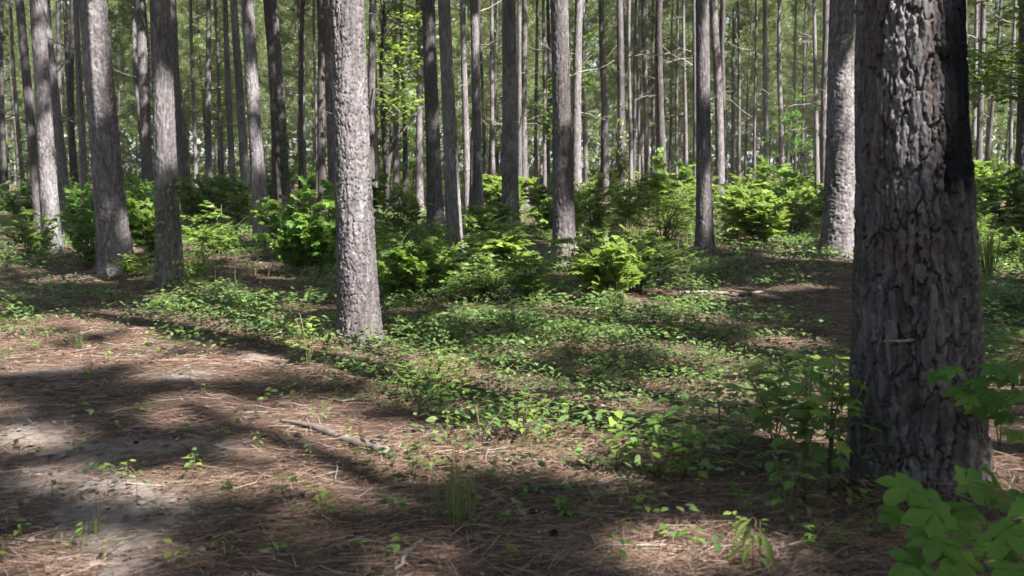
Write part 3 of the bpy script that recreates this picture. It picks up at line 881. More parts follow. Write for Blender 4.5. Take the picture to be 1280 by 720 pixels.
# far wood that reads as one mass
n = 30000
a = rng.uniform(-.62, .62, n); d = rng.uniform(86, 118, n)
z = rng.random(n) ** 1.15 * 24
P = np.stack([a * d, d, z], 1)
P[:, 0] += rng.normal(size=n); 
M_ = frames(rand_dirs(n, -.2, 1), rng.normal(size=(n, 3)))
big = tuft_shape(8, .75, .17, 8, 1.3)
V, F, R_ = scatter(big[0], big[1], P, M_, rng.uniform(.8, 1.4, n))
setting(link("far_woodland", np_mesh("far_woodland", V, F, {"rnd": R_}), M_NEEDLE), "pale green mass of pine foliage closing the far wood", "stuff")

# unseen rest of the wood beside and behind the camera, added to cut stray light
n = 20000
a = rng.uniform(0, 2 * np.pi, n); d = np.sqrt(rng.uniform(27.0 ** 2, 75.0 ** 2, n))
X, Y = d * np.sin(a) + 4, d * np.cos(a) + 4
Z = np.where(rng.random(n) < .55, rng.uniform(9, 19, n), rng.random(n) * 12)
keep = ~((Y > 0) & (np.abs(X) < .60 * Y + 4.5))
P = np.stack([X, Y, Z], 1)[keep]; n = len(P)
V, F, R_ = scatter(big[0], big[1], P, frames(rand_dirs(n, -.2, 1), rng.normal(size=(n, 3))), rng.uniform(1.4, 2.3, n))
setting(link("surrounding_woodland", np_mesh("surrounding_woodland", V, F, {"rnd": R_}), M_NEEDLE), "unseen pine foliage of the wood beside and behind the view, added to cut stray light", "stuff")

# ------------------------------------------------------------------ shrubs
def bush_mesh(w, h, ntwig, per, leaf, size, seed, stems=6, droop=.25, name="foliage"):
    g = np.random.default_rng(seed)
    P, D, U, SZ = [], [], [], []
    st = []
    stem_lines = []
    for s in range(stems):
        a = g.random() * 6.283; lean = g.uniform(.05, 1.0)
        tip = np.array([math.cos(a) * w * .5 * lean, math.sin(a) * w * .5 * lean, h * g.uniform(.45, 1.15) * (1 - .2 * lean)])
        midp = tip * np.array([.35, .35, .6])
        b0 = np.array([g.normal() * .04, g.normal() * .04, -.03])
        stem_lines.append((b0, midp, tip))
        st.append(tube([b0, midp, tip], [.008, .006, .002], 4, .5))
    for k in range(ntwig):
        b0, mp_, tip = stem_lines[k % stems]
        t = g.uniform(.22, 1.0)
        o = (1 - t) ** 2 * b0 + 2 * t * (1 - t) * mp_ + t * t * tip if t < 1 else tip
        a = g.random() * 6.283
        outw = np.array([o[0], o[1], 0]) / (np.linalg.norm(o[:2]) + .1)
        d = np.array([math.cos(a), math.sin(a), g.uniform(-.1, 1.1)]) + outw * .5; d /= np.linalg.norm(d)
        L = g.uniform(.10, .27) * min(1.0, w) * (1.15 - .4 * t)
        st.append(tube([o, o + d * L], [.003, .001], 3, .5))
        for j in range(per):
            s = (j + .6) / per
            side = np.cross(d, [0, 0, 1.0]); side /= np.linalg.norm(side) + 1e-6
            sg = 1 if j % 2 else -1
            q = o + d * L * s
            ld = d * (.55 + .5 * s) + side * sg * (1.0 - .6 * s) + np.array([0, 0, -droop * g.uniform(.2, 1.6)])
            P.append(q); D.append(ld); U.append(np.array([0, 0, 1.0]) + g.normal(size=3) * .6)
            SZ.append(size * g.uniform(.65, 1.15))
    P = np.array(P); P[:, 2] = np.maximum(P[:, 2], .02)
    V, F, R_ = scatter(leaf[0], leaf[1], P, frames(np.array(D), np.array(U)), np.array(SZ))
    lm = np_mesh(name, V, F, {"rnd": R_})
    V, F, R_ = join(st)
    return lm, np_mesh("stems", V, F)

BUSH = {
 'gum': [bush_mesh(1.0, .78, 120, 8, LEAF_STAR, .09, 1, 12), bush_mesh(1.0, .78, 115, 8, LEAF_STAR, .095, 2, 10)],
 'ovate': [bush_mesh(1.0, .78, 125, 8, LEAF_OVATE, .08, 3, 13), bush_mesh(1.0, .78, 125, 8, LEAF_OVATE, .075, 4, 12)],
 'broad': [bush_mesh(1.0, .75, 70, 7, LEAF_OVATE, .14, 5, 6)],
 'fine': [bush_mesh(.8, .95, 90, 8, LEAF_OVATE, .075, 31, 16), bush_mesh(1.15, .7, 95, 8, LEAF_SMALL, .08, 32, 15)],
 'lance': [bush_mesh(1.0, .78, 95, 8, LEAF_LANCE, .11, 6, 14)],
}
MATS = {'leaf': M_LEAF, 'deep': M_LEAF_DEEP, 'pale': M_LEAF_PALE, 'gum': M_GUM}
_mat_cache = {}
def bush_variant(kind, v, mat):
    key = (kind, v, mat)
    if key not in _mat_cache:
        lm, sm = BUSH[kind][v]
        l2 = lm.copy(); l2.materials.clear(); l2.materials.append(MATS[mat])
        if not sm.materials: sm.materials.append(M_STEM)
        _mat_cache[key] = (l2, sm)
    return _mat_cache[key]

def add_bush(x, y, w, h, kind, mat, label, group=None, seed=0, cat="shrub", name="leafy_shrub"):
    root = bpy.data.objects.new(name, None); COL.objects.link(root)
    root.location = (x, y, float(hz(x, y))); root.rotation_euler = (0, 0, seed * 1.7)
    tag(root, label, cat, group)
    lm, sm = bush_variant(kind, seed % len(BUSH[kind]), mat)
    zf = min(1.3 * w, max(.75 * w, h / .78))
    f = link("foliage", lm, None, root, scale=(w, w, zf)); f["kind"] = "stuff"
    link("stems", sm, None, root, scale=(w, w, zf))
    return root

BUSHES = [
 (385, 345, 1.35, 1.18, 'gum', 'gum', "big leafy bush with lobed leaves left of the sunlit front pine"),
 (360, 325, 1.1, 1.0, 'gum', 'leaf', "leafy bush crowding the left rear of the big lobed leaf bush"),
 (412, 330, 1.0, .95, 'ovate', 'deep', "darker bush squeezed between the big bush and the sunlit front pine"),
 (510, 388, 1.15, .68, 'gum', 'leaf', "low dark green bush right of the sunlit front pine"),
 (545, 372, .9, .6, 'fine', 'leaf', "mid green bush in front of the grey pine foot"),
 (488, 345, 1.0, .8, 'fine', 'leaf', "shaded bush directly behind the sunlit front pine on its right"),
 (500, 300, 1.4, 1.0, 'ovate', 'leaf', "wide shaded thicket bush left of the burnt based pine"),
 (535, 330, 1.0, .7, 'fine', 'pale', "bush touching the foot of the burnt based pine"),
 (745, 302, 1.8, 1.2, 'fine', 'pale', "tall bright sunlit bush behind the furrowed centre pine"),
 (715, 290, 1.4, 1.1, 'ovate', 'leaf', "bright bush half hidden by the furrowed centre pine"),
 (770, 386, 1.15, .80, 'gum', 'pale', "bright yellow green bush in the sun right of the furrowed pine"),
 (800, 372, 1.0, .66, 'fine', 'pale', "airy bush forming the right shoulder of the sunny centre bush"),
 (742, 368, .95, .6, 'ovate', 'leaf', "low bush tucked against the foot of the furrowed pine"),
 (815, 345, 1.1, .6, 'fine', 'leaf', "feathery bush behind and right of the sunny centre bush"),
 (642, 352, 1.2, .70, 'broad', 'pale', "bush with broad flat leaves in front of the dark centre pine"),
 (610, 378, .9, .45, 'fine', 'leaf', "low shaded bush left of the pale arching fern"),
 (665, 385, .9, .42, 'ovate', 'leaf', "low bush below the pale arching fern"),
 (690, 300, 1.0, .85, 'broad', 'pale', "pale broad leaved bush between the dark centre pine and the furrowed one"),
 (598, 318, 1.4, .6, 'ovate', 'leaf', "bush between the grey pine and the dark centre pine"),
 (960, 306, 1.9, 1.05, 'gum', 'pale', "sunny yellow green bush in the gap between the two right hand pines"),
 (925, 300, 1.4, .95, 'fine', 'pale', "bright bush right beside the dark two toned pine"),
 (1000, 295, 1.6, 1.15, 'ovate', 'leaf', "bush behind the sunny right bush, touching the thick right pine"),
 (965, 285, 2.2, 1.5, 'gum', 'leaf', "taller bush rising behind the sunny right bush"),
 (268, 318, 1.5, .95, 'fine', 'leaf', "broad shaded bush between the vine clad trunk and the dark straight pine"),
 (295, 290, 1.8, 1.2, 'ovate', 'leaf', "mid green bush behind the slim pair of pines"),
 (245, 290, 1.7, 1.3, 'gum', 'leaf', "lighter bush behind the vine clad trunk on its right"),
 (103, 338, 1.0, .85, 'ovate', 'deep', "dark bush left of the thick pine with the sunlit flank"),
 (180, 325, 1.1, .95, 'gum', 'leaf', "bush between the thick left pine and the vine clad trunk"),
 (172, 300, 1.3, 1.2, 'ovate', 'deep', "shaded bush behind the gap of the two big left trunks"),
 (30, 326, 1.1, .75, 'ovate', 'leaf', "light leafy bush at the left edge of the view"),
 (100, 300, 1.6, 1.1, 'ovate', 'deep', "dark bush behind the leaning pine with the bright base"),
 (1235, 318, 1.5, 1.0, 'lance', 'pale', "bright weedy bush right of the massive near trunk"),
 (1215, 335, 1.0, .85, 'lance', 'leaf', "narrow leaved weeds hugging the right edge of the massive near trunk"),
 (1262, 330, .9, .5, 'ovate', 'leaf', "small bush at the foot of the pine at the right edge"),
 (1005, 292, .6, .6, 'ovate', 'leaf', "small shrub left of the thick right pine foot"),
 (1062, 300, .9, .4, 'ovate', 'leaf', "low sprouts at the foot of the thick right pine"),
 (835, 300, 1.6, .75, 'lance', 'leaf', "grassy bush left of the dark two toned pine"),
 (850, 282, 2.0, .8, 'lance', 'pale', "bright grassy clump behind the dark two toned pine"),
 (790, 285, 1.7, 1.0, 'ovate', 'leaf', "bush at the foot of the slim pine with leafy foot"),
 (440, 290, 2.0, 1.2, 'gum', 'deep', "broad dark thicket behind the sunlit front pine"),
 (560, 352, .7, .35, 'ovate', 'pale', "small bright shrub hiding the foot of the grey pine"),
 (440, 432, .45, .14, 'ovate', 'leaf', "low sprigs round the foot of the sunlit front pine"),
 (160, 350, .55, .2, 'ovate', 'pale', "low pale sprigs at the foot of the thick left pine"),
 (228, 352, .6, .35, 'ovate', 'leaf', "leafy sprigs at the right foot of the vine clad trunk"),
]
for i, (px, py, w, h, kind, mat, label) in enumerate(BUSHES):
    x, y = ground_at(px, py)
    add_bush(x, y + .25 * w, w, h, kind, mat, label, "shrubs under the pines", seed=i)

fr = random.Random(77)
k = 0; UL = []
while k < 88:
    y = 20 + 46 * fr.random() ** .9; x = fr.uniform(-.54, .54) * y
    px, py = to_px(x, y, 0)
    if 820 < px < 1060 and y < 21: continue
    kind = fr.choice(['gum', 'ovate', 'fine', 'fine', 'lance']); s = fr.uniform(1.2, 2.4)
    lab = "leafy undergrowth bush in the belt of green behind the front pines, " + ("left part" if px < 430 else ("middle part" if px < 850 else "right part"))
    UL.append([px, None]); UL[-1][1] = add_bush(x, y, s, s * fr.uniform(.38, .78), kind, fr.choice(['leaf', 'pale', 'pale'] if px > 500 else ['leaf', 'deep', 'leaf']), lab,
             "undergrowth bushes behind the front pines", seed=k + 60)
    k += 1
order_labels([(o_, q) for q, o_ in UL], "undergrowth bush")

# young broadleaf trees between the far trunks
def sapling_mesh(h, w, n, leaf, size, seed):
    g = np.random.default_rng(seed)
    P, D, U = [], [], []; st = []
    top = np.array([g.normal() * .2, g.normal() * .2, h])
    st.append(tube([(0, 0, -.05), top * .5 + np.array([g.normal() * .1, g.normal() * .1, 0]), top], [.035, .022, .006], 5, .5))
    for b in range(26):
        t = g.uniform(.28, 1); o = top * t
        a = g.random() * 6.283
        d = np.array([math.cos(a), math.sin(a), g.uniform(.0, .6)]); d /= np.linalg.norm(d)
        L = w * .5 * (1.25 - .75 * t) * g.uniform(.6, 1.1)
        st.append(tube([o, o + d * L * .6 + np.array([0, 0, .03]), o + d * L], [.010, .006, .002], 4, .5))
        for j in range(n // 26):
            s = g.uniform(.25, 1.05); side = np.cross(d, [0, 0, 1.0])
            P.append(o + d * L * s + side * g.normal() * .16 * L + np.array([0, 0, g.normal() * .07]))
            D.append(d + side * g.normal() + np.array([0, 0, -.25])); U.append(np.array([0, 0, 1.0]) + g.normal(size=3) * .35)
    V, F, R_ = scatter(leaf[0], leaf[1], np.array(P), frames(np.array(D), np.array(U)), size * g.uniform(.7, 1.2, len(P)))
    c = np_mesh("crown", V, F, {"rnd": R_})
    V, F, R_ = join(st)
    return c, np_mesh("trunk", V, F)
SAP = [sapling_mesh(4.2, 2.6, 1100, LEAF_STAR, .15, 5), sapling_mesh(5.5, 3.0, 1400, LEAF_SMALL, .16, 6), sapling_mesh(3.2, 2.2, 900, LEAF_SMALL, .13, 7)]
_sap = {}
def add_sapling(x, y, v, mat, s, label, group=None, rz=0.0):
    root = bpy.data.objects.new("young_broadleaf_tree", None); COL.objects.link(root)
    root.location = (x, y, float(hz(x, y))); root.rotation_euler = (0, 0, rz); tag(root, label, "sapling", group)
    key = (v, mat)
    if key not in _sap:
        c = SAP[v][0].copy(); c.materials.clear(); c.materials.append(MATS[mat])
        if not SAP[v][1].materials: SAP[v][1].materials.append(M_STEM)
        _sap[key] = c
    link("crown", _sap[key], None, root, scale=(s, s, s)); link("trunk", SAP[v][1], None, root, scale=(s, s, s))
    return root
fr = random.Random(15); SL = []
for k in range(28):
    y = fr.uniform(26, 66); px = fr.choice([fr.uniform(0, 560), fr.uniform(0, 1280), fr.uniform(980, 1280)])
    x = (px - 640) / FPX * y
    lab = "young broadleaf tree between the distant trunks, " + ("left side of the wood" if px < 430 else ("middle of the wood" if px < 850 else "right side of the wood"))
    SL.append([px, None]); SL[-1][1] = add_sapling(x, y, fr.randrange(3), fr.choice(['leaf', 'deep', 'gum']), fr.uniform(.6, 1.15), lab, "young broadleaf trees at the back", fr.uniform(0, 6.28))
order_labels([(o_, q) for q, o_ in SL], "young broadleaf tree")

# ------------------------------------------------------------------ ground cover and litter
def visible_points(n, ymin, ymax, power=1.0, margin=.8):
    """random ground points in the part of the floor that the view takes in, denser near"""
    t = rng.random(n)
    y = ymin * (ymax / ymin) ** t if power else ymin + (ymax - ymin) * t
    x = rng.uniform(-1, 1, n) * (.52 * y + margin)
    return x, y

def px_of(x, y):
    d = y * math.cos(PITCH) + CAM_H * math.sin(PITCH)
    return 640 + FPX * x / d, 360 - FPX * (-CAM_H * math.cos(PITCH) + y * math.sin(PITCH)) / d

COVER = [  # px, py, rx, ry, density
 (620, 430, 170, 45, .95), (760, 450, 200, 55, .95), (560, 500, 120, 40, .9), (690, 525, 150, 40, .72), (900, 480, 170, 50, .8), (520, 470, 70, 40, .7),
 (960, 380, 120, 40, .28), (300, 400, 150, 28, .45), (250, 370, 120, 20, .5), (120, 425, 120, 22, .28), (230, 398, 160, 28, .66), (90, 390, 130, 24, .55), (250, 432, 150, 26, .3), (350, 425, 70, 20, .7), (40, 420, 80, 14, .35), (1240, 400, 70, 50, 1.0), (1240, 490, 60, 40, .6),
 (580, 350, 200, 30, .9), (800, 340, 150, 30, .8), (1010, 300, 120, 20, .5), (1000, 520, 80, 40, .7), (860, 570, 120, 35, .5), (420, 300, 260, 25, .8), (60, 330, 90, 25, .4),
 (1240, 320, 60, 30, .9), (380, 480, 40, 30, .10), (560, 590, 110, 35, .2), (720, 610, 120, 40, .14), (400, 520, 60, 30, .16), (100, 620, 50, 18, .16), (1000, 640, 60, 30, .3), (1130, 660, 90, 30, .35), (420, 610, 60, 30, .08)]
def cover_density(px, py):
    dns = np.full(px.shape, .02)
    dns = np.where(py < 335, .45, dns)
    for (x, y, rx, ry, v) in COVER:
        dns = np.maximum(dns, v * np.exp(-np.maximum(0, ((px - x) / rx) ** 2 + ((py - y) / ry) ** 2 - .35)))
    return dns

tree_xy = np.array(placed)
def clear_of_trunks(x, y, r=.22):
    okk = np.ones(len(x), bool)
    for (a, b) in placed:
        rr_ = .38 if (a, b) == (xN, yN) else r
        okk &= ((x - a) ** 2 + (y - b) ** 2) > rr_ ** 2
    return okk

x, y = visible_points(190000, 3.0, 34)
px, py = px_of(x, y)
clump = vnoise(x * 1.6, y * 1.1, 31) * .6 + vnoise(x * 4.5, y * 4.0, 32) * .4
dn = cover_density(px, py)
areaw = np.clip((y / 11.0) ** 2, .05, 1.0)      # even density per square metre of floor
keep = (rng.random(len(x)) < dn * areaw * .85) & (clump > .66 - .42 * dn + .36 * (rng.random(len(x)) - .5)) & clear_of_trunks(x, y)
x, y = x[keep], y[keep]; n = len(x)
print("cover plants", n)
hh = rng.uniform(.02, .14, n) * (1 + .8 * (clump[keep] > .62))
P, D, U, SZ = [], [], [], []
for k in range(5):
    a = rng.random(n) * 2 * np.pi
    rr_ = rng.uniform(.0, .07, n)
    P.append(np.stack([x + rr_ * np.cos(a), y + rr_ * np.sin(a), hz(x, y) + hh * rng.uniform(.6, 1.05, n)], 1))
    D.append(np.stack([np.cos(a), np.sin(a), rng.uniform(-.5, .25, n)], 1))
    U.append(np.array([0, 0, 1.0]) + rng.normal(size=(n, 3)) * .3)
    SZ.append(rng.uniform(.019, .044, n) * (1 + .8 * (hh > .11)) * (1 + np.clip((y - 12) / 25, 0, .8)))
P = np.concatenate(P); D = np.concatenate(D); U = np.concatenate(U); SZ = np.concatenate(SZ)
nr = P[:, 1] < 8.5
V, F, R_ = join([scatter(LEAF_OVATE[0], LEAF_OVATE[1], P[nr], frames(D[nr], U[nr]), SZ[nr] * .78), scatter(LEAF_SMALL[0], LEAF_SMALL[1], P[~nr], frames(D[~nr], U[~nr]), SZ[~nr])])
setting(link("ground_cover", np_mesh("ground_cover", V, F, {"rnd": R_}), M_COVER), "low creeping green leaves spread over the pine straw", "stuff")

# grass blades
def grass_patch(x, y, h, w=.006, lean=.35):
    n = len(x)
    a = rng.random(n) * 6.283
    D = np.stack([np.cos(a) * lean * rng.random(n), np.sin(a) * lean * rng.random(n), np.ones(n)], 1)
    blade = ([(-.5, 0, 0), (.5, 0, 0), (.38, .55, .05), (-.38, .55, .05), (0, 1, .22)], [(0, 1, 2), (0, 2, 3), (3, 2, 4)])
    return scatter(blade[0], blade[1], np.stack([x, y, hz(x, y) - .01], 1), frames(D, np.stack([np.cos(a + 1), np.sin(a + 1), rng.normal(size=n) * .2], 1)),
                   np.stack([np.full(n, 1.0) * w * (1 + y / 14), h, h], 1))
x, y = visible_points(60000, 9.5, 30)
px, py = px_of(x, y)
gd = .008 + .9 * blob(px, py, 845, 290, 60, 22) + .9 * blob(px, py, 1240, 318, 60, 28) + .3 * blob(px, py, 255, 330, 60, 18) + .10 * blob(px, py, 100, 450, 130, 18) + .25 * blob(px, py, 270, 400, 90, 30) + .25 * (py < 300)
gd += .10 * blob(px, py, 60, 640, 80, 40)
cl = vnoise(x * 2.2, y * 2.2, 41)
keep = (rng.random(len(x)) < gd * np.clip((y / 11.0) ** 2, .06, 1) * .5) & (cl > .42) & clear_of_trunks(x, y)
x, y = x[keep], y[keep]
hgt = rng.uniform(.08, .26, len(x)) * (1 + .7 * np.clip((y - 10) / 10, 0, 1))
print("grass", len(x))
V, F, R_ = grass_patch(x, y, hgt)
setting(link("grass", np_mesh("grass", V, F, {"rnd": R_}), M_GRASS), "thin grass blades between the low plants", "stuff")

# fallen pine needles
m, nt, out = new_mat("fallen_needle")
at = N(nt, "ShaderNodeAttribute"); at.attribute_name = "rnd"
r = ramp(nt, [(0, (.040, .024, .018)), (.35, (.105, .060, .040)), (.65, (.165, .105, .074)), (.9, (.215, .155, .118)), (1, (.29, .235, .19))])
nt.links.new(at.outputs['Fac'], r.inputs[0])
p = N(nt, "ShaderNodeBsdfPrincipled"); p.inputs['Roughness'].default_value = .55; p.inputs['Specular IOR Level'].default_value = .35
nt.links.new(r.outputs[0], p.inputs['Base Color']); nt.links.new(p.outputs[0], out.inputs[0])
M_FALLEN = m
x, y = visible_points(230000, 2.6, 22, margin=.5)
px, py = px_of(x, y)
sd = np.zeros(len(x))
for b_ in SAND: sd += blob(px, py, *b_)
keep = (rng.random(len(x)) < np.clip(1.0 - .95 * sd, .22, 1)) & (rng.random(len(x)) < .35 + .9 * vnoise(x * 2.6, y * 2.6, 51)) & clear_of_trunks(x, y, .17)
x, y = x[keep], y[keep]; n = len(x)
a = rng.normal(.25, .75, n)
D = np.stack([np.cos(a), np.sin(a), rng.normal(size=n) * .13], 1)
L = rng.uniform(.06, .19, n)
wd = rng.uniform(.0011, .0021, n) * (1 + y / 9)
ned = ([(-.5, -.5, 0), (.5, -.5, 0), (.45, .5, 0), (-.45, .5, 0)], [(0, 1, 2), (0, 2, 3)])
mic = (vnoise(x * 5, y * 5, 3) - .5) * .022 + (vnoise(x * 13, y * 13, 4) - .5) * .014
V, F, R_ = scatter(ned[0], ned[1], np.stack([x, y, hz(x, y) + mic + rng.uniform(.001, .022, n)], 1), frames(D, np.array([0, 0, 1.0]) + rng.normal(size=(n, 3)) * .35),
                   np.stack([wd, L, L], 1))
print("needles", n)
parts = [(V, F, R_)]
for (a_, b_, rr_) in [(xN, yN, rN), (xQ, yQ, rQ)] + [(placed[i][0], placed[i][1], .2) for i in range(2, 14)]:
    m_ = 1500 if (a_, b_) == (xN, yN) else 420
    an = rng.random(m_) * 6.283; q = rr_ * 1.12 + np.abs(rng.normal(size=m_)) * .12
    zz = .11 * np.exp(-((q - rr_) / .13) ** 2) * rng.random(m_)
    X, Y = a_ + q * np.cos(an), b_ + q * np.sin(an)
    dn_ = an + rng.normal(size=m_) * .9 + 1.57
    L_ = rng.uniform(.07, .18, m_)
    parts.append(scatter(ned[0], ned[1], np.stack([X, Y, hz(X, Y) + zz + .01], 1), frames(np.stack([np.cos(dn_), np.sin(dn_), rng.normal(size=m_) * .25], 1), np.array([0, 0, 1.0]) + rng.normal(size=(m_, 3)) * .4),
                         np.stack([np.full(m_, .0026 * (1 + b_ / 12)), L_, L_], 1)))
V, F, R_ = join(parts)
setting(link("pine_straw", np_mesh("pine_straw", V, F, {"rnd": R_}), M_FALLEN), "rust coloured fallen pine needles covering the ground", "stuff")

# bark chips and dead leaves
n = 5200
x, y = visible_points(n, 2.8, 18)
chip = ([(-.4, -.5, 0), (.35, -.42, .05), (.5, .3, -.05), (-.1, .55, .1), (-.5, .1, .02)], [(0, 1, 2), (0, 2, 3), (0, 3, 4)])
a = rng.random(n) * 6.28
V, F, R_ = scatter(chip[0], chip[1], np.stack([x, y, hz(x, y) + rng.uniform(.0, .02, n)], 1), frames(np.stack([np.cos(a), np.sin(a), rng.normal(size=n) * .25], 1), np.array([0, 0, 1.0]) + rng.normal(size=(n, 3)) * .3),
                   rng.uniform(.008, .03, n) * (1 + y / 20))
m, nt, out = new_mat("bark_chip")
at = N(nt, "ShaderNodeAttribute"); at.attribute_name = "rnd"
r = ramp(nt, [(0, (.012, .012, .014)), (.3, (.05, .035, .028)), (.6, (.16, .115, .09)), (.85, (.20, .14, .10)), (1, (.28, .23, .19))])
nt.links.new(at.outputs['Fac'], r.inputs[0])
p = N(nt, "ShaderNodeBsdfPrincipled"); p.inputs['Roughness'].default_value = .8
nt.links.new(r.outputs[0], p.inputs['Base Color']); nt.links.new(p.outputs[0], out.inputs[0])
M_CHIP = m
setting(link("bark_litter", np_mesh("bark_litter", V, F, {"rnd": R_}), M_CHIP), "scattered dark bark chips and dead leaf scraps", "stuff")

# fine twigs lying about
parts = []
x, y = visible_points(500, 2.8, 20)
for i in range(len(x)):
    a = rng.random() * 6.28; L = rng.uniform(.08, .32); z = float(hz(x[i], y[i])) + .012
    dv = np.array([math.cos(a), math.sin(a), 0]); sv = np.array([-dv[1], dv[0], 0])
    o = np.array([x[i], y[i], z])
    parts.append(tube([o, o + dv * L * .5 + sv * rng.normal() * .03 + np.array([0, 0, .012]), o + dv * L], [.0035, .003, .0015], 4, rng.random()))
V, F, R_ = join(parts)
setting(link("fallen_twigs", np_mesh("fallen_twigs", V, F, {"rnd": R_}), M_DEAD), "small grey twigs scattered over the pine straw", "stuff")

# ------------------------------------------------------------------ fallen branches and logs
def fallen(name, pix, radii, mat, label, cat="fallen branch", wob=.012, forks=(), lift=.01):
    pts = [np.array([*ground_at(px, py), 0.0]) for px, py in pix]
    base = pts[0].copy()
    dense = []
    rads = []
    rr_ = random.Random(len(label))
    for i in range(len(pts) - 1):
        for s in range(6):
            t = s / 6
            p_ = pts[i] * (1 - t) + pts[i + 1] * t
            rad = radii[i] * (1 - t) + radii[i + 1] * t
            p_ = p_ + np.array([rr_.uniform(-wob, wob), rr_.uniform(-wob, wob), 0])
            p_[2] = float(hz(p_[0], p_[1])) + rad * .7 + lift + rr_.uniform(-.3, .3) * wob
            dense.append(p_); rads.append(rad * rr_.uniform(.85, 1.15))
    p_ = pts[-1]; p_[2] = float(hz(p_[0], p_[1])) + radii[-1] * .7 + lift; dense.append(p_); rads.append(radii[-1])
    org = dense[0].copy()
    parts = [tube(np.array(dense) - org, rads, 9, .5)]
    for (k, dx, dy, dz, rad) in forks:
        s = dense[k] - org
        parts.append(tube([s, s + np.array([dx, dy, dz]) * .55 + np.array([0, 0, .01]), s + np.array([dx, dy, dz])], [rad, rad * .8, rad * .4], 6, .5))
    V, F, R_ = join(parts)
    o = link(name, np_mesh(name, V, F, {"rnd": R_}, smooth=True), mat, loc=tuple(org))
    return tag(o, label, cat)
fallen("fallen_branch", [(352, 534), (395, 546), (440, 566), (484, 580)], [.008, .019, .022, .025], M_LOG,
       "crooked grey fallen branch lying on the sunny straw", forks=[(5, -.05, .10, .03, .006), (14, .08, -.1, .05, .006)])
fallen("fallen_branch", [(850, 369), (880, 367), (920, 369), (960, 366), (1005, 363)], [.02, .022, .02, .016, .008], M_DEAD,
       "long pale fallen branch behind the green carpet, left of the massive near trunk")
fallen("fallen_stick", [(617, 430), (635, 419), (655, 417)], [.006, .010, .006], M_DEAD,
       "thin bent pale stick lying in the green ground cover", "stick", forks=[(6, .10, .25, .14, .005)], lift=.05)
fallen("fallen_stick", [(497, 716), (508, 694), (530, 678)], [.006, .008, .004], M_DEAD,
       "short grey stick lying at the bottom below the grass tuft", "stick")
fallen("charred_branch", [(640, 618), (668, 616), (700, 613), (760, 608)], [.010, .020, .016, .012], M_CHAR,
       "dark burnt branch half buried in straw behind the young plants", wob=.01, lift=-.004)
fallen("rotten_log", [(820, 612), (862, 606), (930, 600), (980, 598)], [.014, .022, .018, .01], M_CONE,
       "low rotten log under the leafy sapling group", "log", lift=-.004)
fallen("fallen_stick", [(965, 700), (985, 675), (1000, 640)], [.004, .005, .003], M_DEAD,
       "thin dark twig beside the drooping plant at the bottom", "stick")
fallen("fallen_branch", [(938, 302), (960, 301), (985, 300)], [.02, .022, .012], M_DEAD,
       "short pale fallen branch in front of the sunny right bush")
fallen("fallen_branch", [(1240, 300), (1262, 296)], [.018, .014], M_DEAD, "short pale fallen branch near the pine at the right edge")
fallen("fallen_branch", [(395, 500), (430, 505), (462, 498)], [.004, .007, .004], M_DEAD, "dark slim curved branch on straw just below the sunlit front pine", forks=[(7, .12, .1, .02, .003)])

def cone_mesh(seed):
    r = random.Random(seed); parts = []
    for i in range(46):
        t = i / 46; a = i * 2.4; z = t - .5; rad = .42 * math.sin(math.pi * min(1, t * .9 + .12)) + .03
        d = np.array([[math.cos(a), math.sin(a), .55]]); pos = np.array([[rad * .35 * math.cos(a), rad * .35 * math.sin(a), z]])
        parts.append(scatter([(-.16, 0, 0), (.16, 0, 0), (.20, rad * .75, .03), (0, rad * .95, .08), (-.20, rad * .75, .03), (0, rad * .5, -.09)],
                             [(0, 1, 2), (0, 2, 4), (2, 3, 4), (0, 4, 5), (1, 5, 2), (2, 5, 4)], pos, frames(d, np.array([[0, 0, 1.0]])), [1.0]))
    parts.append(tube([(0, 0, -.5), (0, 0, 0), (0, 0, .45)], [.1, .2, .04], 7, .2))
    V, F, R_ = join(parts)
    return np_mesh("pine_cone", V, F, {"rnd": R_})
CONE = cone_mesh(1)
CONE_B = CONE.copy(); CONE.materials.append(M_CONE); CONE_B.materials.append(M_CHAR)
CONES = [(386, 583, CONE_B, "burnt black pine cone on the sunny straw below the grey fallen branch"),
         (352, 563, CONE, "brown pine cone at the left end below the grey fallen branch"),
         (373, 556, CONE_B, "dark pine cone just above the burnt one by the fallen branch"),
         (612, 556, CONE_B, "black pine cone under the bright low plant in the middle"),
         (752, 556, CONE_B, "dark pine cone at the edge of the sunlit patch behind the young plants"),
         (475, 555, CONE_B, "dark pine cone above the right end of the grey fallen branch"),
         (668, 643, CONE_B, "dark pine cone on shaded straw right of the grass tuft"),
         (770, 642, CONE, "greyish weathered pine cone half in the sun at the bottom"),
         (790, 640, CONE_B, "charred pine cone touching the greyish weathered one"),
         (425, 462, CONE, "small pine cone on straw below the bright low plant"),
         (692, 672, CONE_B, "dark pine cone near the bottom middle in shade"),
         (948, 610, CONE, "grey pine cone left of the massive near trunk"),
         (870, 655, CONE_B, "burnt pine cone at the shaded top edge of the bottom right sun patch")]
for i, (px, py, me, lab) in enumerate(CONES):
    x, y = ground_at(px, py); s = random.Random(i).uniform(.028, .045)
    o = link("pine_cone", me, None, None, (x, y, float(hz(x, y)) + s * .35), (1.4, i * .7, i * 1.9), (s, s, s * 1.25))
    tag(o, lab, "pine cone", "pine cones on the straw")

# ------------------------------------------------------------------ individual low plants
def leaf_me(shape, mat, name="leaf"):
    v, f = shape
    me = np_mesh(name, v, f, {"rnd": [random.random()] * len(v)})
    me.materials.append(mat); return me

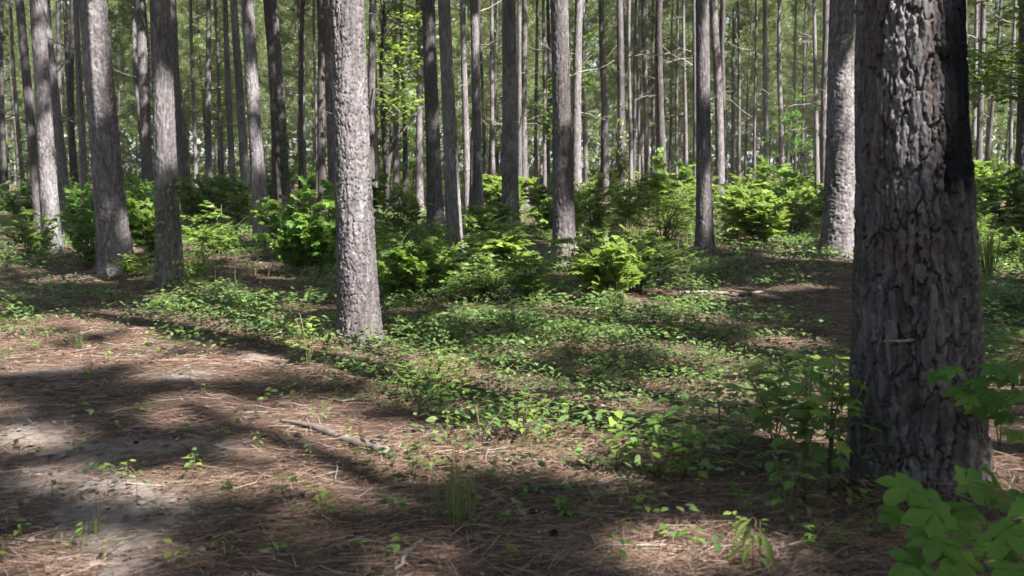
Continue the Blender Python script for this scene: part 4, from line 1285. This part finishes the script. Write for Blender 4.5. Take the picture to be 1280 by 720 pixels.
def big_gum_leaf(seed):
    """five pointed lobed leaf, each lobe waisted and finely toothed, folded along its veins"""
    r = random.Random(seed)
    V = [(0, .30, 0), (0, 0, 0)]
    out = []
    for i, (a, L) in enumerate([(-112, .50), (-57, .66), (0, .72), (57, .66), (112, .50)]):
        for da, rr_, zz in ((-29, .50, .02), (-23, .68, .03), (-12, .84, .0), (0, 1.0, -.06), (12, .84, .0), (23, .68, .03), (29, .50, .02)):
            if (i == 0 and da == -27) or (i == 4 and da == 27): rr_ = .34
            aa = math.radians(a + da + r.uniform(-1.5, 1.5)); q = L * rr_ * r.uniform(.95, 1.05)
            out.append((q * math.sin(aa), .30 + q * math.cos(aa), zz * L - .16 * q * q + r.uniform(-.006, .006)))
        vein = math.radians(a)
    V += out
    n = len(out)
    # vein points halfway along each lobe, slightly sunk
    F = []
    for i in range(5):
        a, L = [(-112, .50), (-57, .66), (0, .72), (57, .66), (112, .50)][i]
        V.append((.45 * L * math.sin(math.radians(a)), .30 + .45 * L * math.cos(math.radians(a)), -.03 - .16 * (.45 * L) ** 2))
        vi = len(V) - 1; b = 2 + i * 7
        F.append((0, vi, b))
        for k_ in range(6): F.append((vi, b + k_ + 1, b + k_))
        F.append((0, b + 6, vi))
        if i < 4: F.append((0, b + 7, b + 6))
    F += [(0, 2, 1), (0, 1, 2 + n - 1)]
    rv = [r.uniform(.1, .45)] * len(V)
    for a, L in [(-112, .50), (-57, .66), (0, .72), (57, .66), (112, .50)]:
        sa_, ca_ = math.sin(math.radians(a)), math.cos(math.radians(a)); b = len(V); wv = .007
        V += [(-ca_ * wv, .30 + sa_ * wv, .008), (ca_ * wv, .30 - sa_ * wv, .008), (.45 * L * sa_, .30 + .45 * L * ca_, -.018 - .16 * (.45 * L) ** 2), (.93 * L * sa_, .30 + .93 * L * ca_, -.045 * L - .16 * (.93 * L) ** 2 + .004)]
        F += [(b, b + 1, b + 2), (b, b + 2, b + 3)]; rv += [.55] * 4
    me = np_mesh("leaf", V, F, {"rnd": rv})
    me.materials.append(M_GUM_NEAR)
    return me
GUM = [big_gum_leaf(i) for i in range(5)]
OVL = [leaf_me(LEAF_OVATE, m_) for m_ in (M_LEAF, M_LEAF_PALE, M_LEAF_DEEP, M_LEAF)]
LAN = [leaf_me(LEAF_LANCE, m_) for m_ in (M_LEAF, M_LEAF_PALE)]
STA = [leaf_me(LEAF_STAR_FINE, m_) for m_ in (M_GUM, M_LEAF, M_LEAF_PALE)]

def orient(d, up=(0, 0, 1)):
    d = Vector(d).normalized(); s = d.cross(Vector(up)).normalized(); n = s.cross(d)
    return Matrix((s, d, n)).transposed().to_euler()

def plant(px, py, h, spread, nleaf, size, leaves, label, cat="seedling", group=None, seed=0, lean=(0, 0), pairs=True, droop=.2, stems=1, name="seedling", xy=None):
    r = random.Random(seed * 7 + 1)
    x, y = xy or ground_at(px, py)
    root = bpy.data.objects.new(name, None); COL.objects.link(root)
    root.location = (x, y, float(hz(x, y)))
    tag(root, label, cat, group)
    parts = []; k = 0
    for s in range(stems):
        a0 = r.uniform(0, 6.28); sp = spread * (.5 if stems > 1 else .15)
        tip = Vector((lean[0] + sp * math.cos(a0) * r.random(), lean[1] + sp * math.sin(a0) * r.random(), h * (r.uniform(.65, 1) if s else 1)))
        mid_ = Vector((tip.x * .3, tip.y * .3, tip.z * .55))
        rs = max(.0015, .006 * h / .5)
        parts.append(tube([(0, 0, -.01), mid_, tip], [rs, rs * .8, rs * .4], 5, .5))
        nl = nleaf // stems
        for i in range(nl):
            t = .30 + .70 * (i + 1) / nl if pairs else r.uniform(.2, 1)
            o = Vector((0, 0, 0)) * (1 - t) ** 2 + mid_ * 2 * t * (1 - t) + tip * t * t
            a = a0 + i * (math.pi if i % 2 else 2.1) + r.uniform(-.4, .4)
            d = Vector((math.cos(a), math.sin(a), r.uniform(-droop, .45)))
            pet = spread * .5 * r.uniform(.15, .75) * (1.2 - .6 * t)
            b = o + d.normalized() * pet
            parts.append(tube([o, b], [rs * .4, rs * .3], 3, .5))
            sz = size * r.uniform(.7, 1.15)
            lo = link("leaf", leaves[(k + seed) % len(leaves)], None, root, loc=b,
                      rot=orient(d + Vector((0, 0, -droop)), (r.uniform(-.35, .35), r.uniform(-.35, .35), 1)), scale=(sz * r.uniform(.85, 1.1), sz, sz))
            k += 1
    V, F, R_ = join(parts)
    link("stem", np_mesh("stem", V, F), M_STEM, root)
    return root

G_P = "young plants on the pine straw"
P_ = plant
P_(770, 590, .30, .16, 12, .10, [OVL[1], OVL[0]], "upright seedling with broad pale leaves in the sun, left of the leafy sapling group", "seedling", G_P, 1)
P_(852, 600, .40, .46, 44, .08, [OVL[0], OVL[2]], "leafy sapling with wide hanging leaves in the middle foreground", "sapling", G_P, 2, stems=3)
P_(822, 598, .36, .34, 28, .08, [OVL[2], OVL[0]], "smaller sapling joined to the left of the leafy sapling", "sapling", G_P, 3, stems=2)
P_(882, 590, .30, .35, 16, .07, [OVL[0]], "sapling on the right side of the leafy sapling group", "sapling", G_P, 4, stems=2)
P_(710, 642, .10, .18, 18, .05, [OVL[2]], "low dark seedling tuft beside the dark burnt branch", "seedling", G_P, 5, droop=.4, stems=3)
P_(807, 655, .13, .09, 6, .05, [OVL[1]], "small bright seedling beside the greyish pine cones", "seedling", G_P, 6)
P_(765, 702, .10, .08, 5, .04, [OVL[1]], "tiny bright four leaved seedling at the bottom edge of the shade", "seedling", G_P, 7)
P_(490, 655, .12, .14, 4, .065, [OVL[1], OVL[0]], "seedling with a pair of broad round leaves left of the grass tuft", "seedling", G_P, 8)
P_(290, 645, .15, .16, 14, .05, [OVL[2], OVL[0]], "bushy dark seedling with layered leaves on straw at lower left", "seedling", G_P, 9, stems=2)
P_(243, 596, .12, .09, 8, .04, [OVL[0]], "small upright seedling in half shade at lower left", "seedling", G_P, 10)
P_(354, 622, .10, .10, 7, .04, [OVL[1]], "small yellow green seedling right of the bushy dark one", "seedling", G_P, 11)
P_(405, 655, .13, .20, 14, .045, [OVL[0], OVL[1]], "spreading seedling in sun and shade below the black pine cone", "seedling", G_P, 12, stems=3)
P_(440, 662, .10, .12, 8, .045, [OVL[0]], "small seedling right of the spreading seedling", "seedling", G_P, 13)
P_(272, 700, .09, .08, 7, .045, [LAN[0], LAN[1]], "left one of two tiny narrow leaved seedlings at the bottom", "seedling", G_P, 14)
P_(293, 698, .10, .08, 7, .045, [LAN[1]], "right one of two tiny narrow leaved seedlings at the bottom", "seedling", G_P, 15)
P_(158, 616, .12, .07, 7, .04, [OVL[0]], "lone thin seedling standing on the sandy track", "seedling", G_P, 16)
P_(8, 668, .12, .12, 9, .05, [OVL[1], LAN[1]], "bright seedling at the lower left edge", "seedling", G_P, 17)
P_(518, 610, .20, .14, 16, .05, [STA[0], OVL[2]], "leafy seedling right of the end of the grey fallen branch", "seedling", G_P, 18, stems=2)
P_(385, 466, .38, .55, 34, .075, [STA[2], OVL[1]], "bright low plant with pale leaves in the sun left of the front pine foot", "low plant", G_P, 19, stems=5)
P_(350, 440, .22, .4, 18, .065, [STA[2], OVL[1]], "smaller pale plant leaning left of the bright low plant", "low plant", G_P, 20, stems=3)
P_(308, 432, .32, .25, 14, .085, [STA[1], OVL[0]], "seedling with a few large leaves on the left straw", "seedling", G_P, 21)
P_(285, 430, .20, .2, 9, .06, [OVL[0]], "small seedling left of the large leaved one", "seedling", G_P, 22)
P_(370, 500, .10, .14, 9, .045, [OVL[1]], "tiny bright seedling on the sunlit straw below the bright low plant", "seedling", G_P, 23)
P_(548, 510, .36, .60, 110, .06, [OVL[1], OVL[0], OVL[2]], "rounded small leaved sapling with pale top in the middle left", "sapling", G_P, 24, stems=7)
P_(515, 500, .26, .45, 60, .06, [OVL[0]], "lower leafy sapling joined to the left of the small leaved one", "sapling", G_P, 25, stems=5)
P_(655, 553, .24, .42, 40, .055, [OVL[1], STA[2]], "sunlit low plant with pale leaves beside a black pine cone", "low plant", G_P, 26, stems=6)
P_(700, 535, .20, .25, 16, .05, [OVL[1]], "small sunlit plant right of the low pale plant", "low plant", G_P, 27, stems=3)
P_(600, 560, .22, .3, 22, .05, [OVL[0], OVL[2]], "shaded plant left of the sunlit low plant", "low plant", G_P, 28, stems=4)
P_(560, 560, .18, .25, 16, .045, [OVL[0]], "thin sprig patch right of the grey fallen branch", "low plant", G_P, 29, stems=3)
P_(446, 592, .10, .12, 8, .04, [OVL[1]], "bright green sprig in front of the grey fallen branch", "seedling", G_P, 30)
P_(438, 560, .09, .08, 6, .035, [OVL[0]], "sprig poking up behind the grey fallen branch", "seedling", G_P, 31)
P_(240, 655, .10, .1, 7, .04, [OVL[0]], "thin sprig left of the bushy dark seedling", "seedling", G_P, 32)
P_(115, 478, .14, .1, 8, .05, [LAN[1]], "narrow leaved sprig on the sunny straw at left", "seedling", G_P, 33)
P_(12, 465, .18, .16, 10, .06, [OVL[1]], "yellow green sprig at the left edge of the sunny straw", "seedling", G_P, 34)
P_(590, 680, .08, .08, 5, .04, [OVL[0]], "tiny sprig on dark straw right below the grass tuft", "seedling", G_P, 35)
P_(630, 716, .09, .10, 6, .05, [OVL[1], LAN[1]], "bright narrow seedling at the bottom edge, middle", "seedling", G_P, 36)
P_(1005, 622, .62, .55, 46, .10, [STA[0], OVL[2], STA[1]], "tall slender sapling with drooping leaves left of the massive near trunk", "sapling", G_P, 37, stems=4, droop=.4)
P_(1035, 612, .66, .50, 38, .10, [STA[0], STA[1]], "feathery tall sapling whose leaves overlap the massive near trunk", "sapling", G_P, 38, stems=3, droop=.35)
P_(968, 560, .42, .55, 44, .11, [STA[2], STA[1]], "sapling with large pale sunlit leaves behind the tall slender ones", "sapling", G_P, 39, stems=4)
P_(1030, 520, .35, .35, 14, .14, [OVL[1], OVL[0]], "plant with long smooth pale leaves beside the massive near trunk", "low plant", G_P, 40, stems=2)
P_(985, 655, .30, .30, 20, .075, [OVL[2]], "dark rounded sapling in deep shade left of the massive near trunk base", "sapling", G_P, 41, stems=3)
P_(1015, 698, .12, .14, 12, .045, [OVL[2], OVL[0]], "small dark seedling right of the thin twig", "seedling", G_P, 42, stems=2)
P_(1060, 690, .10, .12, 8, .045, [OVL[2]], "dark seedling below the foot of the massive near trunk", "seedling", G_P, 43)
P_(1095, 668, .12, .28, 18, .05, [OVL[2]], "low dark seedling patch in front of the massive near trunk", "seedling", G_P, 44, stems=4)
P_(925, 640, .12, .26, 16, .05, [OVL[2]], "low dark seedlings in the shade below the log", "seedling", G_P, 45, stems=4)
P_(1250, 560, .30, .35, 14, .08, [STA[1], OVL[0]], "leafy sprig in the sun patch right of the massive near trunk", "seedling", G_P, 46, stems=2)
P_(1262, 500, .45, .6, 28, .09, [STA[1], OVL[0]], "sapling behind the massive near trunk at the right", "sapling", G_P, 47, stems=4)
P_(1226, 470, .35, .5, 22, .08, [STA[0]], "shaded sapling touching the right edge of the massive near trunk", "sapling", G_P, 48, stems=4)
P_(900, 548, .30, .32, 20, .06, [OVL[0], OVL[1]], "upright sapling behind the leafy sapling group", "sapling", G_P, 49, stems=3)
P_(940, 715, .20, .14, 9, .12, [LAN[0], LAN[1]], "drooping long leaved plant with a yellowing leaf at the bottom edge", "low plant", G_P, 50, droop=1.1)
P_(322, 312, .4, .3, 10, .1, [OVL[1]], "sprouts at the foot of the dark straight pine", "seedling", G_P, 51)
P_(190, 440, .14, .12, 8, .06, [OVL[1]], "small sprig on the left straw", "seedling", G_P, 52)
P_(852, 372, .35, .3, 14, .10, [LAN[1], LAN[0]], "upright narrow leaved weed at the right of the feathery bush", "low plant", G_P, 53, stems=2)
P_(508, 415, .40, .25, 16, .11, [LAN[1]], "long leaved weed arching right of the sunlit front pine foot", "low plant", G_P, 54, droop=.5)
P_(865, 350, .3, .3, 14, .09, [OVL[1]], "weed left of the foot of the dark two toned pine", "low plant", G_P, 55, stems=2)

# the nearest sapling with big five pointed leaves
r = random.Random(3)
root = bpy.data.objects.new("lobed_leaf_sapling", None); COL.objects.link(root)
gx0, gy0 = 1.60, 3.18
root.location = (gx0, gy0, float(hz(gx0, gy0)))
tag(root, "sapling with big five pointed green leaves at the bottom right corner", "sapling")
LV = [ # pixel x, y, depth, size, facing tilt
 (1150, 602, 3.05, .17, 200), (1192, 596, 3.15, .15, 20), (1188, 632, 2.95, .17, 160), (1178, 668, 2.9, .15, 230), (1235, 655, 2.9, .17, 300), (1262, 628, 3.1, .15, 330),
 (1215, 690, 2.85, .15, 200), (1160, 700, 2.9, .14, 170), (1258, 700, 2.8, .16, 270), (1225, 615, 3.2, .13, 60), (1205, 712, 2.75, .15, 240), (1272, 670, 3.0, .15, 350),
 (1130, 640, 3.2, .10, 150), (1240, 590, 3.35, .12, 80), (1180, 720, 2.75, .15, 190), (1282, 600, 3.2, .14, 0), (1240, 730, 2.7, .16, 250), (1250, 612, 3.25, .14, 290), (1275, 640, 3.2, .14, 340), (1200, 650, 3.1, .14, 250), (1222, 635, 3.2, .13, 200), (1262, 655, 3.2, .15, 310), (1165, 655, 3.15, .12, 190), (1235, 675, 3.1, .14, 260), (1150, 735, 2.75, .14, 160)]
parts = [tube([(0, 0, -.02), (.0, -.03, .22), (-.02, -.1, .44)], [.006, .005, .003], 6), tube([(0, 0, -.02), (.12, -.02, .2), (.22, -.05, .42)], [.005, .004, .003], 6)]
for i, (px, py, d, s, az) in enumerate(LV):
    rr_ = ray(px, py); t = d / rr_[1]; w = Vector((rr_[0] * t, d, CAM_H + rr_[2] * t)) - root.location
    a = math.radians(az)
    dr = Vector((math.cos(a), math.sin(a) * .6 - .35, -.25))
    b = Vector((.08 if px > 1210 else 0.0, -.05, min(.42, max(.08, w.z * .8))))
    parts.append(tube([b, (b + w) / 2 + Vector((0, 0, .02)), w], [.0025, .002, .0015], 4))
    link("leaf", GUM[i % 5], None, root, loc=w, rot=orient(dr, (r.uniform(-.3, .3), -.65 + r.uniform(-.2, .2), 1)), scale=(s * .9, s * .9, s * .9))
V, F, R_ = join(parts); link("stem", np_mesh("stem", V, F, smooth=True), M_STEM, root)

# a bough reaching in from the right, close to the camera side of the trunk
root = bpy.data.objects.new("leafy_bough_sapling", None); COL.objects.link(root)
sx, sy = 2.75, 4.3
root.location = (sx, sy, float(hz(sx, sy)))
tag(root, "sapling at the right edge holding blurred leaves in front of the massive trunk", "sapling")
LV = [(1190, 468, .13), (1215, 488, .12), (1240, 476, .12), (1262, 500, .14), (1240, 508, .12), (1275, 470, .13), (1205, 462, .10), (1256, 458, .12), (1285, 490, .14), (1225, 500, .10),
      (1270, 520, .12), (1290, 455, .13), (1280, 540, .12), (1250, 490, .12)]
parts = [tube([(0, 0, -.02), (.02, 0, .5), (-.05, 0, .82)], [.009, .007, .004], 6)]
for i, (px, py, s) in enumerate(LV):
    d = 4.0 + .3 * r.random(); rr_ = ray(px, py); t = d / rr_[1]; w = Vector((rr_[0] * t, d, CAM_H + rr_[2] * t)) - root.location
    b = Vector((w.x * .35 - .03, -.05, .75))
    parts.append(tube([b, (b + w) / 2 + Vector((0, 0, .03)), w], [.003, .002, .0015], 4))
    link("leaf", GUM[i % 5], None, root, loc=w, rot=orient(Vector((-.9, r.uniform(-.7, .5), -.15)), (r.uniform(-.2, .2), -.3, 1)), scale=(s, s, s))
V, F, R_ = join(parts); link("stem", np_mesh("stem", V, F, smooth=True), M_STEM, root)

# small seedlings scattered on the straw
fr = random.Random(99); k = 0; tries = 0; SPR = []
while k < 85 and tries < 3000:
    tries += 1
    px = fr.uniform(0, 1050); py = fr.uniform(445, 715)
    if py < 560 and px > 450: continue
    x, y = ground_at(px, py)
    lab = "tiny wild seedling among the scattered sprouts on the straw, " + ("on the sandy left part" if px < 330 else ("around the fallen branch and grass tuft" if px < 640 else "in the bottom middle and right"))
    SPR.append([px, py, None]); SPR[-1][2] = plant(px, py, fr.uniform(.05, .13), fr.uniform(.06, .13), fr.choice([4, 5, 6, 8]), fr.uniform(.026, .052), [fr.choice(OVL), fr.choice(OVL + LAN)], lab, "sprout", "tiny sprouts scattered on the straw", seed=200 + k, name="sprout")
    k += 1
NEARBY = [(420, 560, "grey fallen branch"), (569, 640, "tall grass tuft"), (290, 640, "bushy dark seedling"), (160, 610, "lone thin seedling"), (240, 470, "sunny straw bank"), (60, 470, "yellow green edge sprig"),
          (385, 450, "bright low plant"), (850, 590, "leafy sapling group"), (710, 640, "dark burnt branch"), (1000, 640, "tall slender saplings"), (875, 690, "bottom right sun patch"), (60, 660, "lower left edge"), (770, 700, "four leaved seedling")]
grp = {}
for px, py, o_ in SPR:
    mk = min(NEARBY, key=lambda q: (q[0] - px) ** 2 + (1.6 * (q[1] - py)) ** 2)
    side = ("left" if px < mk[0] else "right"); grp.setdefault((mk[2], side), []).append(((mk[0] - px) ** 2 + (mk[1] - py) ** 2, o_))
for (nm, side), lst in grp.items():
    lst.sort(key=lambda q: q[0])
    for i, (_, o_) in enumerate(lst):
        o_["label"] = f"{ORD[i]} closest tiny sprout on the {side} of the {nm}"

# grass tufts
def tuft(px, py, n, h, spread, label, seed=0, mat=M_GRASS, w=.004):
    x0, y0 = ground_at(px, py); g = np.random.default_rng(seed)
    a = g.random(n) * 6.283; r_ = spread * .2 * g.random(n)
    D = np.stack([np.cos(a) * g.uniform(.05, .6, n), np.sin(a) * g.uniform(.05, .6, n), np.ones(n)], 1)
    blade = ([(-.5, 0, 0), (.5, 0, 0), (.45, .35, .02), (-.45, .35, .02), (.35, .7, .10), (-.35, .7, .10), (0, 1, .28)], [(0, 1, 2), (0, 2, 3), (3, 2, 4), (3, 4, 5), (5, 4, 6)])
    hh_ = h * g.uniform(.5, 1.0, n)
    V, F, R_ = scatter(blade[0], blade[1], np.stack([r_ * np.cos(a), r_ * np.sin(a), np.full(n, -.01)], 1),
                       frames(D, np.stack([-np.cos(a), -np.sin(a), np.zeros(n)], 1)), np.stack([np.full(n, w), hh_, hh_], 1))
    o = link("grass_tuft", np_mesh("grass_tuft", V, F, {"rnd": R_}), mat, loc=(x0, y0, float(hz(x0, y0))))
    return tag(o, label, "grass tuft", "grass tufts")
tuft(568, 655, 75, .27, .5, "tall thin grass tuft standing on shaded straw in the lower middle", 1)
tuft(570, 635, 34, .32, .4, "sparser taller grass tuft just behind the one in the lower middle", 2, w=.003)
tuft(255, 345, 34, .55, .4, "tall grass clump right of the vine clad trunk", 3, w=.012)
tuft(1235, 345, 90, .8, .5, "tall bright grass clump right of the massive near trunk", 4, w=.012)
tuft(112, 482, 30, .16, .1, "small grass tuft on the sunny left straw", 5)
tuft(100, 440, 40, .16, .2, "small grass tuft at the back of the left straw", 6)
tuft(120, 668, 24, .12, .1, "faint grass tuft beside the sandy track at the bottom left", 7, w=.0025)
tuft(770, 400, 50, .4, .3, "grass clump at the foot of the bright yellow green bush", 8, w=.01)
tuft(480, 700, 14, .10, .1, "few grass blades at the bottom left of the short grey stick", 9, w=.003)

# pale arching fern by the furrowed pine
x0, y0 = ground_at(682, 372)
root = bpy.data.objects.new("arching_fern", None); COL.objects.link(root); root.location = (x0, y0, float(hz(x0, y0)))
tag(root, "pale arching fern frond standing in front of the furrowed centre pine", "fern")
pts = [(0, 0, 0), (-.02, 0, .18), (.0, -.01, .36), (.06, -.02, .50), (.11, -.03, .56), (.15, -.05, .55)]
V, F, R_ = tube(pts, [.004, .004, .003, .003, .002, .001], 5); link("stalk", np_mesh("stalk", V, F), M_STEM, root)
PL = leaf_me(LEAF_LANCE, M_BRACKEN, "leaflet")
for i in range(30):
    t = .12 + .86 * i / 29; q = t * 5; j = min(4, int(q)); f = q - j
    o = Vector(pts[j]) * (1 - f) + Vector(pts[j + 1]) * f
    for sd_ in (-1, 1):
        L = .085 * math.sin(math.pi * min(1, .25 + t * .72))
        link("leaflet", PL, None, root, loc=o, rot=orient((sd_, -.25, .1), (0, -.7, 1)), scale=(L * 1.6, L, L))

# ------------------------------------------------------------------ vines, curved stem, boughs
def vine(px, py, tx, wpx, zmax, n, label, seed, mat=M_LEAF, size=.07):
    x0, y0, r, t = place(px, py, tx, wpx); g = np.random.default_rng(seed)
    P, D, U = [], [], []; parts = []
    for s in range(4):
        a = g.uniform(-2.6, -.4); z = 0; line = []
        while z < zmax * g.uniform(.7, 1.0):
            rad = r * 1.0 * (1 + .34 * math.exp(-z / 1.05) + .25 * math.exp(-z / .16)) + .01
            cx = math.tan(t) * z
            line.append((cx + rad * math.cos(a), rad * math.sin(a), z)); z += .07; a += g.normal() * .09
        if len(line) > 2: parts.append(tube(line, [.004] * len(line), 4, .5))
    for i in range(n):
        z = zmax * g.random() ** 1.4; a = g.uniform(-3.3, .2); rad = r * 1.0 * (1 + .34 * math.exp(-z / 1.05) + .25 * math.exp(-z / .16)) + g.uniform(.01, .10)
        cx = math.tan(t) * z
        P.append((cx + rad * math.cos(a), rad * math.sin(a), z)); D.append((math.cos(a) * .5 + g.normal() * .4, math.sin(a) * .5, -.5 + g.normal() * .3)); U.append((math.cos(a), math.sin(a), .9))
    V, F, R_ = scatter(LEAF_OVATE[0], LEAF_OVATE[1], np.array(P), frames(np.array(D), np.array(U)), size * g.uniform(.6, 1.2, n))
    root = bpy.data.objects.new("climbing_vine", None); COL.objects.link(root); root.location = (x0, y0, float(hz(x0, y0)))
    tag(root, label, "vine", "vines climbing the trunks")
    f = link("foliage", np_mesh("foliage", V, F, {"rnd": R_}), mat, root); f["kind"] = "stuff"
    V, F, R_ = join(parts); link("stem", np_mesh("stem", V, F), M_STEM, root)
vine(213, 362, 199, 28, 1.35, 150, "vine with small leaves climbing the foot of the left trunk", 1)
vine(638, 296, 636, 20, 1.6, 90, "vine on the dark centre pine with flat scarred bark", 2, M_LEAF_DEEP)
vine(569, 322, 556, 18, .6, 60, "vine round the foot of the grey pine", 3)
vine(778, 272, 775, 11, 3.2, 90, "vine climbing the slim dark pine right of the bright bush", 4, M_LEAF_PALE, .12)
vine(706, 335, 698, 25, .5, 34, "vine sprigs round the foot of the furrowed centre pine", 5, M_LEAF_PALE)

# curved dark hardwood stem between the front pine and the burnt based pine, with its leafy crown higher up
x0, y0 = ground_at(482, 268)
def at_px(px, py, y_): rr_ = ray(px, py); t = y_ / rr_[1]; return Vector((rr_[0] * t, y_, CAM_H + rr_[2] * t))
root = bpy.data.objects.new("curved_hardwood_tree", None); COL.objects.link(root); root.location = (x0, y0, 0)
tag(root, "thin dark hardwood with a curved stem and bright leaves right of the sunlit front pine", "tree")
pl = [Vector((0, 0, -.05))] + [at_px(a, b, y0) - root.location for a, b in [(483, 225), (487, 195), (497, 172), (512, 153), (528, 134), (545, 122)]]
V, F, R_ = tube([tuple(p_) for p_ in pl], [.10, .085, .075, .06, .045, .03, .012], 8); link("trunk", np_mesh("trunk", V, F, smooth=True), M_BARK_FAR, root)
pl2 = [pl[1], at_px(478, 150, y0) - root.location, at_px(476, 80, y0) - root.location, at_px(480, 10, y0) - root.location, at_px(484, -60, y0) - root.location]
V, F, R_ = tube([tuple(p_) for p_ in pl2], [.07, .06, .05, .04, .02], 8); link("limb", np_mesh("limb", V, F, smooth=True), M_BARK_FAR, root)
g = np.random.default_rng(8); P, D, U = [], [], []; parts = []
for b in range(58):
    cpx = g.uniform(458, 530); cpy = g.uniform(-60, 150)
    if cpy > 90 and cpx < 490: continue
    c = np.array(at_px(cpx, cpy, y0 + g.normal() * 1.0) - root.location)
    s0 = np.array(pl2[2]) * (1 - (100 - cpy) / 200) + np.array(pl2[3]) * ((100 - cpy) / 200) if cpy < 100 else np.array(pl2[1])
    parts.append(tube([s0, (s0 + c) / 2 + np.array([0, 0, .1]), c], [.015, .010, .003], 4))
    for i in range(26):
        o = np.array([g.normal() * .38, g.normal() * .38, g.normal() * .13])
        P.append(c + o); D.append((g.normal(), g.normal(), -.3)); U.append((g.normal() * .35, g.normal() * .35, 1))
V, F, R_ = scatter(LEAF_STAR[0], LEAF_STAR[1], np.array(P), frames(np.array(D), np.array(U)), g.uniform(.12, .2, len(P)))
f = link("foliage", np_mesh("foliage", V, F, {"rnd": R_}), M_LEAF_PALE, root); f["kind"] = "stuff"
V, F, R_ = join(parts); link("twigs", np_mesh("twigs", V, F), M_BARK_FAR, root)

# broadleaf tree at the top right whose boughs hang into the view
x0, y0 = 7.6, 12.5
root = bpy.data.objects.new("broadleaf_tree", None); COL.objects.link(root); root.location = (x0, y0, 0)
tag(root, "broadleaf tree at the right edge with bright boughs hanging across the pale slim pine", "tree")
V, F, R_ = tube([(0, 0, -.1), (.05, .1, 2), (0, .2, 4), (.1, .1, 6)], [.09, .08, .06, .03], 8); link("trunk", np_mesh("trunk", V, F, smooth=True), M_BARK_FAR, root)
P, D, U = [], [], []; parts = []
for b in range(46):
    top_ = b % 3 == 0
    cpx = g.uniform(1212, 1300); cpy = g.uniform(60, 122) if not top_ else g.uniform(-50, 30)
    if top_ and cpx < 1238 and cpy > 0: continue
    c = np.array(at_px(cpx, cpy, y0 + g.normal() * .5) - root.location)
    s0 = np.array([0, .1, c[2] - .5])
    parts.append(tube([s0, (s0 + c) / 2 + np.array([0, 0, .15]), c], [.014, .009, .002], 4))
    for i in range(22):
        P.append(c + np.array([g.normal() * .19, g.normal() * .19, g.normal() * .06])); D.append((g.normal() - .3, g.normal(), -.25)); U.append((g.normal() * .3, g.normal() * .3, 1))
V, F, R_ = scatter(LEAF_STAR_FINE[0], LEAF_STAR_FINE[1], np.array(P), frames(np.array(D), np.array(U)), g.uniform(.07, .12, len(P)))
f = link("foliage", np_mesh("foliage", V, F, {"rnd": R_}), M_LEAF_PALE, root); f["kind"] = "stuff"
V, F, R_ = join(parts); link("twigs", np_mesh("twigs", V, F), M_BARK_FAR, root)

# thin air haze between the trunks
hx0, hx1, hy0, hy1, hz0, hz1 = -905, 905, -305, 1505, -1.2, 42.0
V = [(x, y, z) for z in (hz0, hz1) for y in (hy0, hy1) for x in (hx0, hx1)]
hz_me = np_mesh("haze", V, [(0, 2, 3, 1), (4, 5, 7, 6), (0, 1, 5, 4), (2, 6, 7, 3), (0, 4, 6, 2), (1, 3, 7, 5)])
m, nt, out = new_mat("haze")
vp = N(nt, "ShaderNodeVolumePrincipled"); vp.inputs['Color'].default_value = (.93, .96, 1.0, 1); vp.inputs['Density'].default_value = .0005; vp.inputs['Anisotropy'].default_value = .2
nt.links.new(vp.outputs[0], out.inputs['Volume'])
setting(link("haze", hz_me, m), "faint pale haze in the air between the far trunks", "stuff")

print("triangles", sum(len(me.loops) - 2 * len(me.polygons) for me in bpy.data.meshes if me.users), "objects", len(bpy.data.objects), "unique crowns", n_unique)
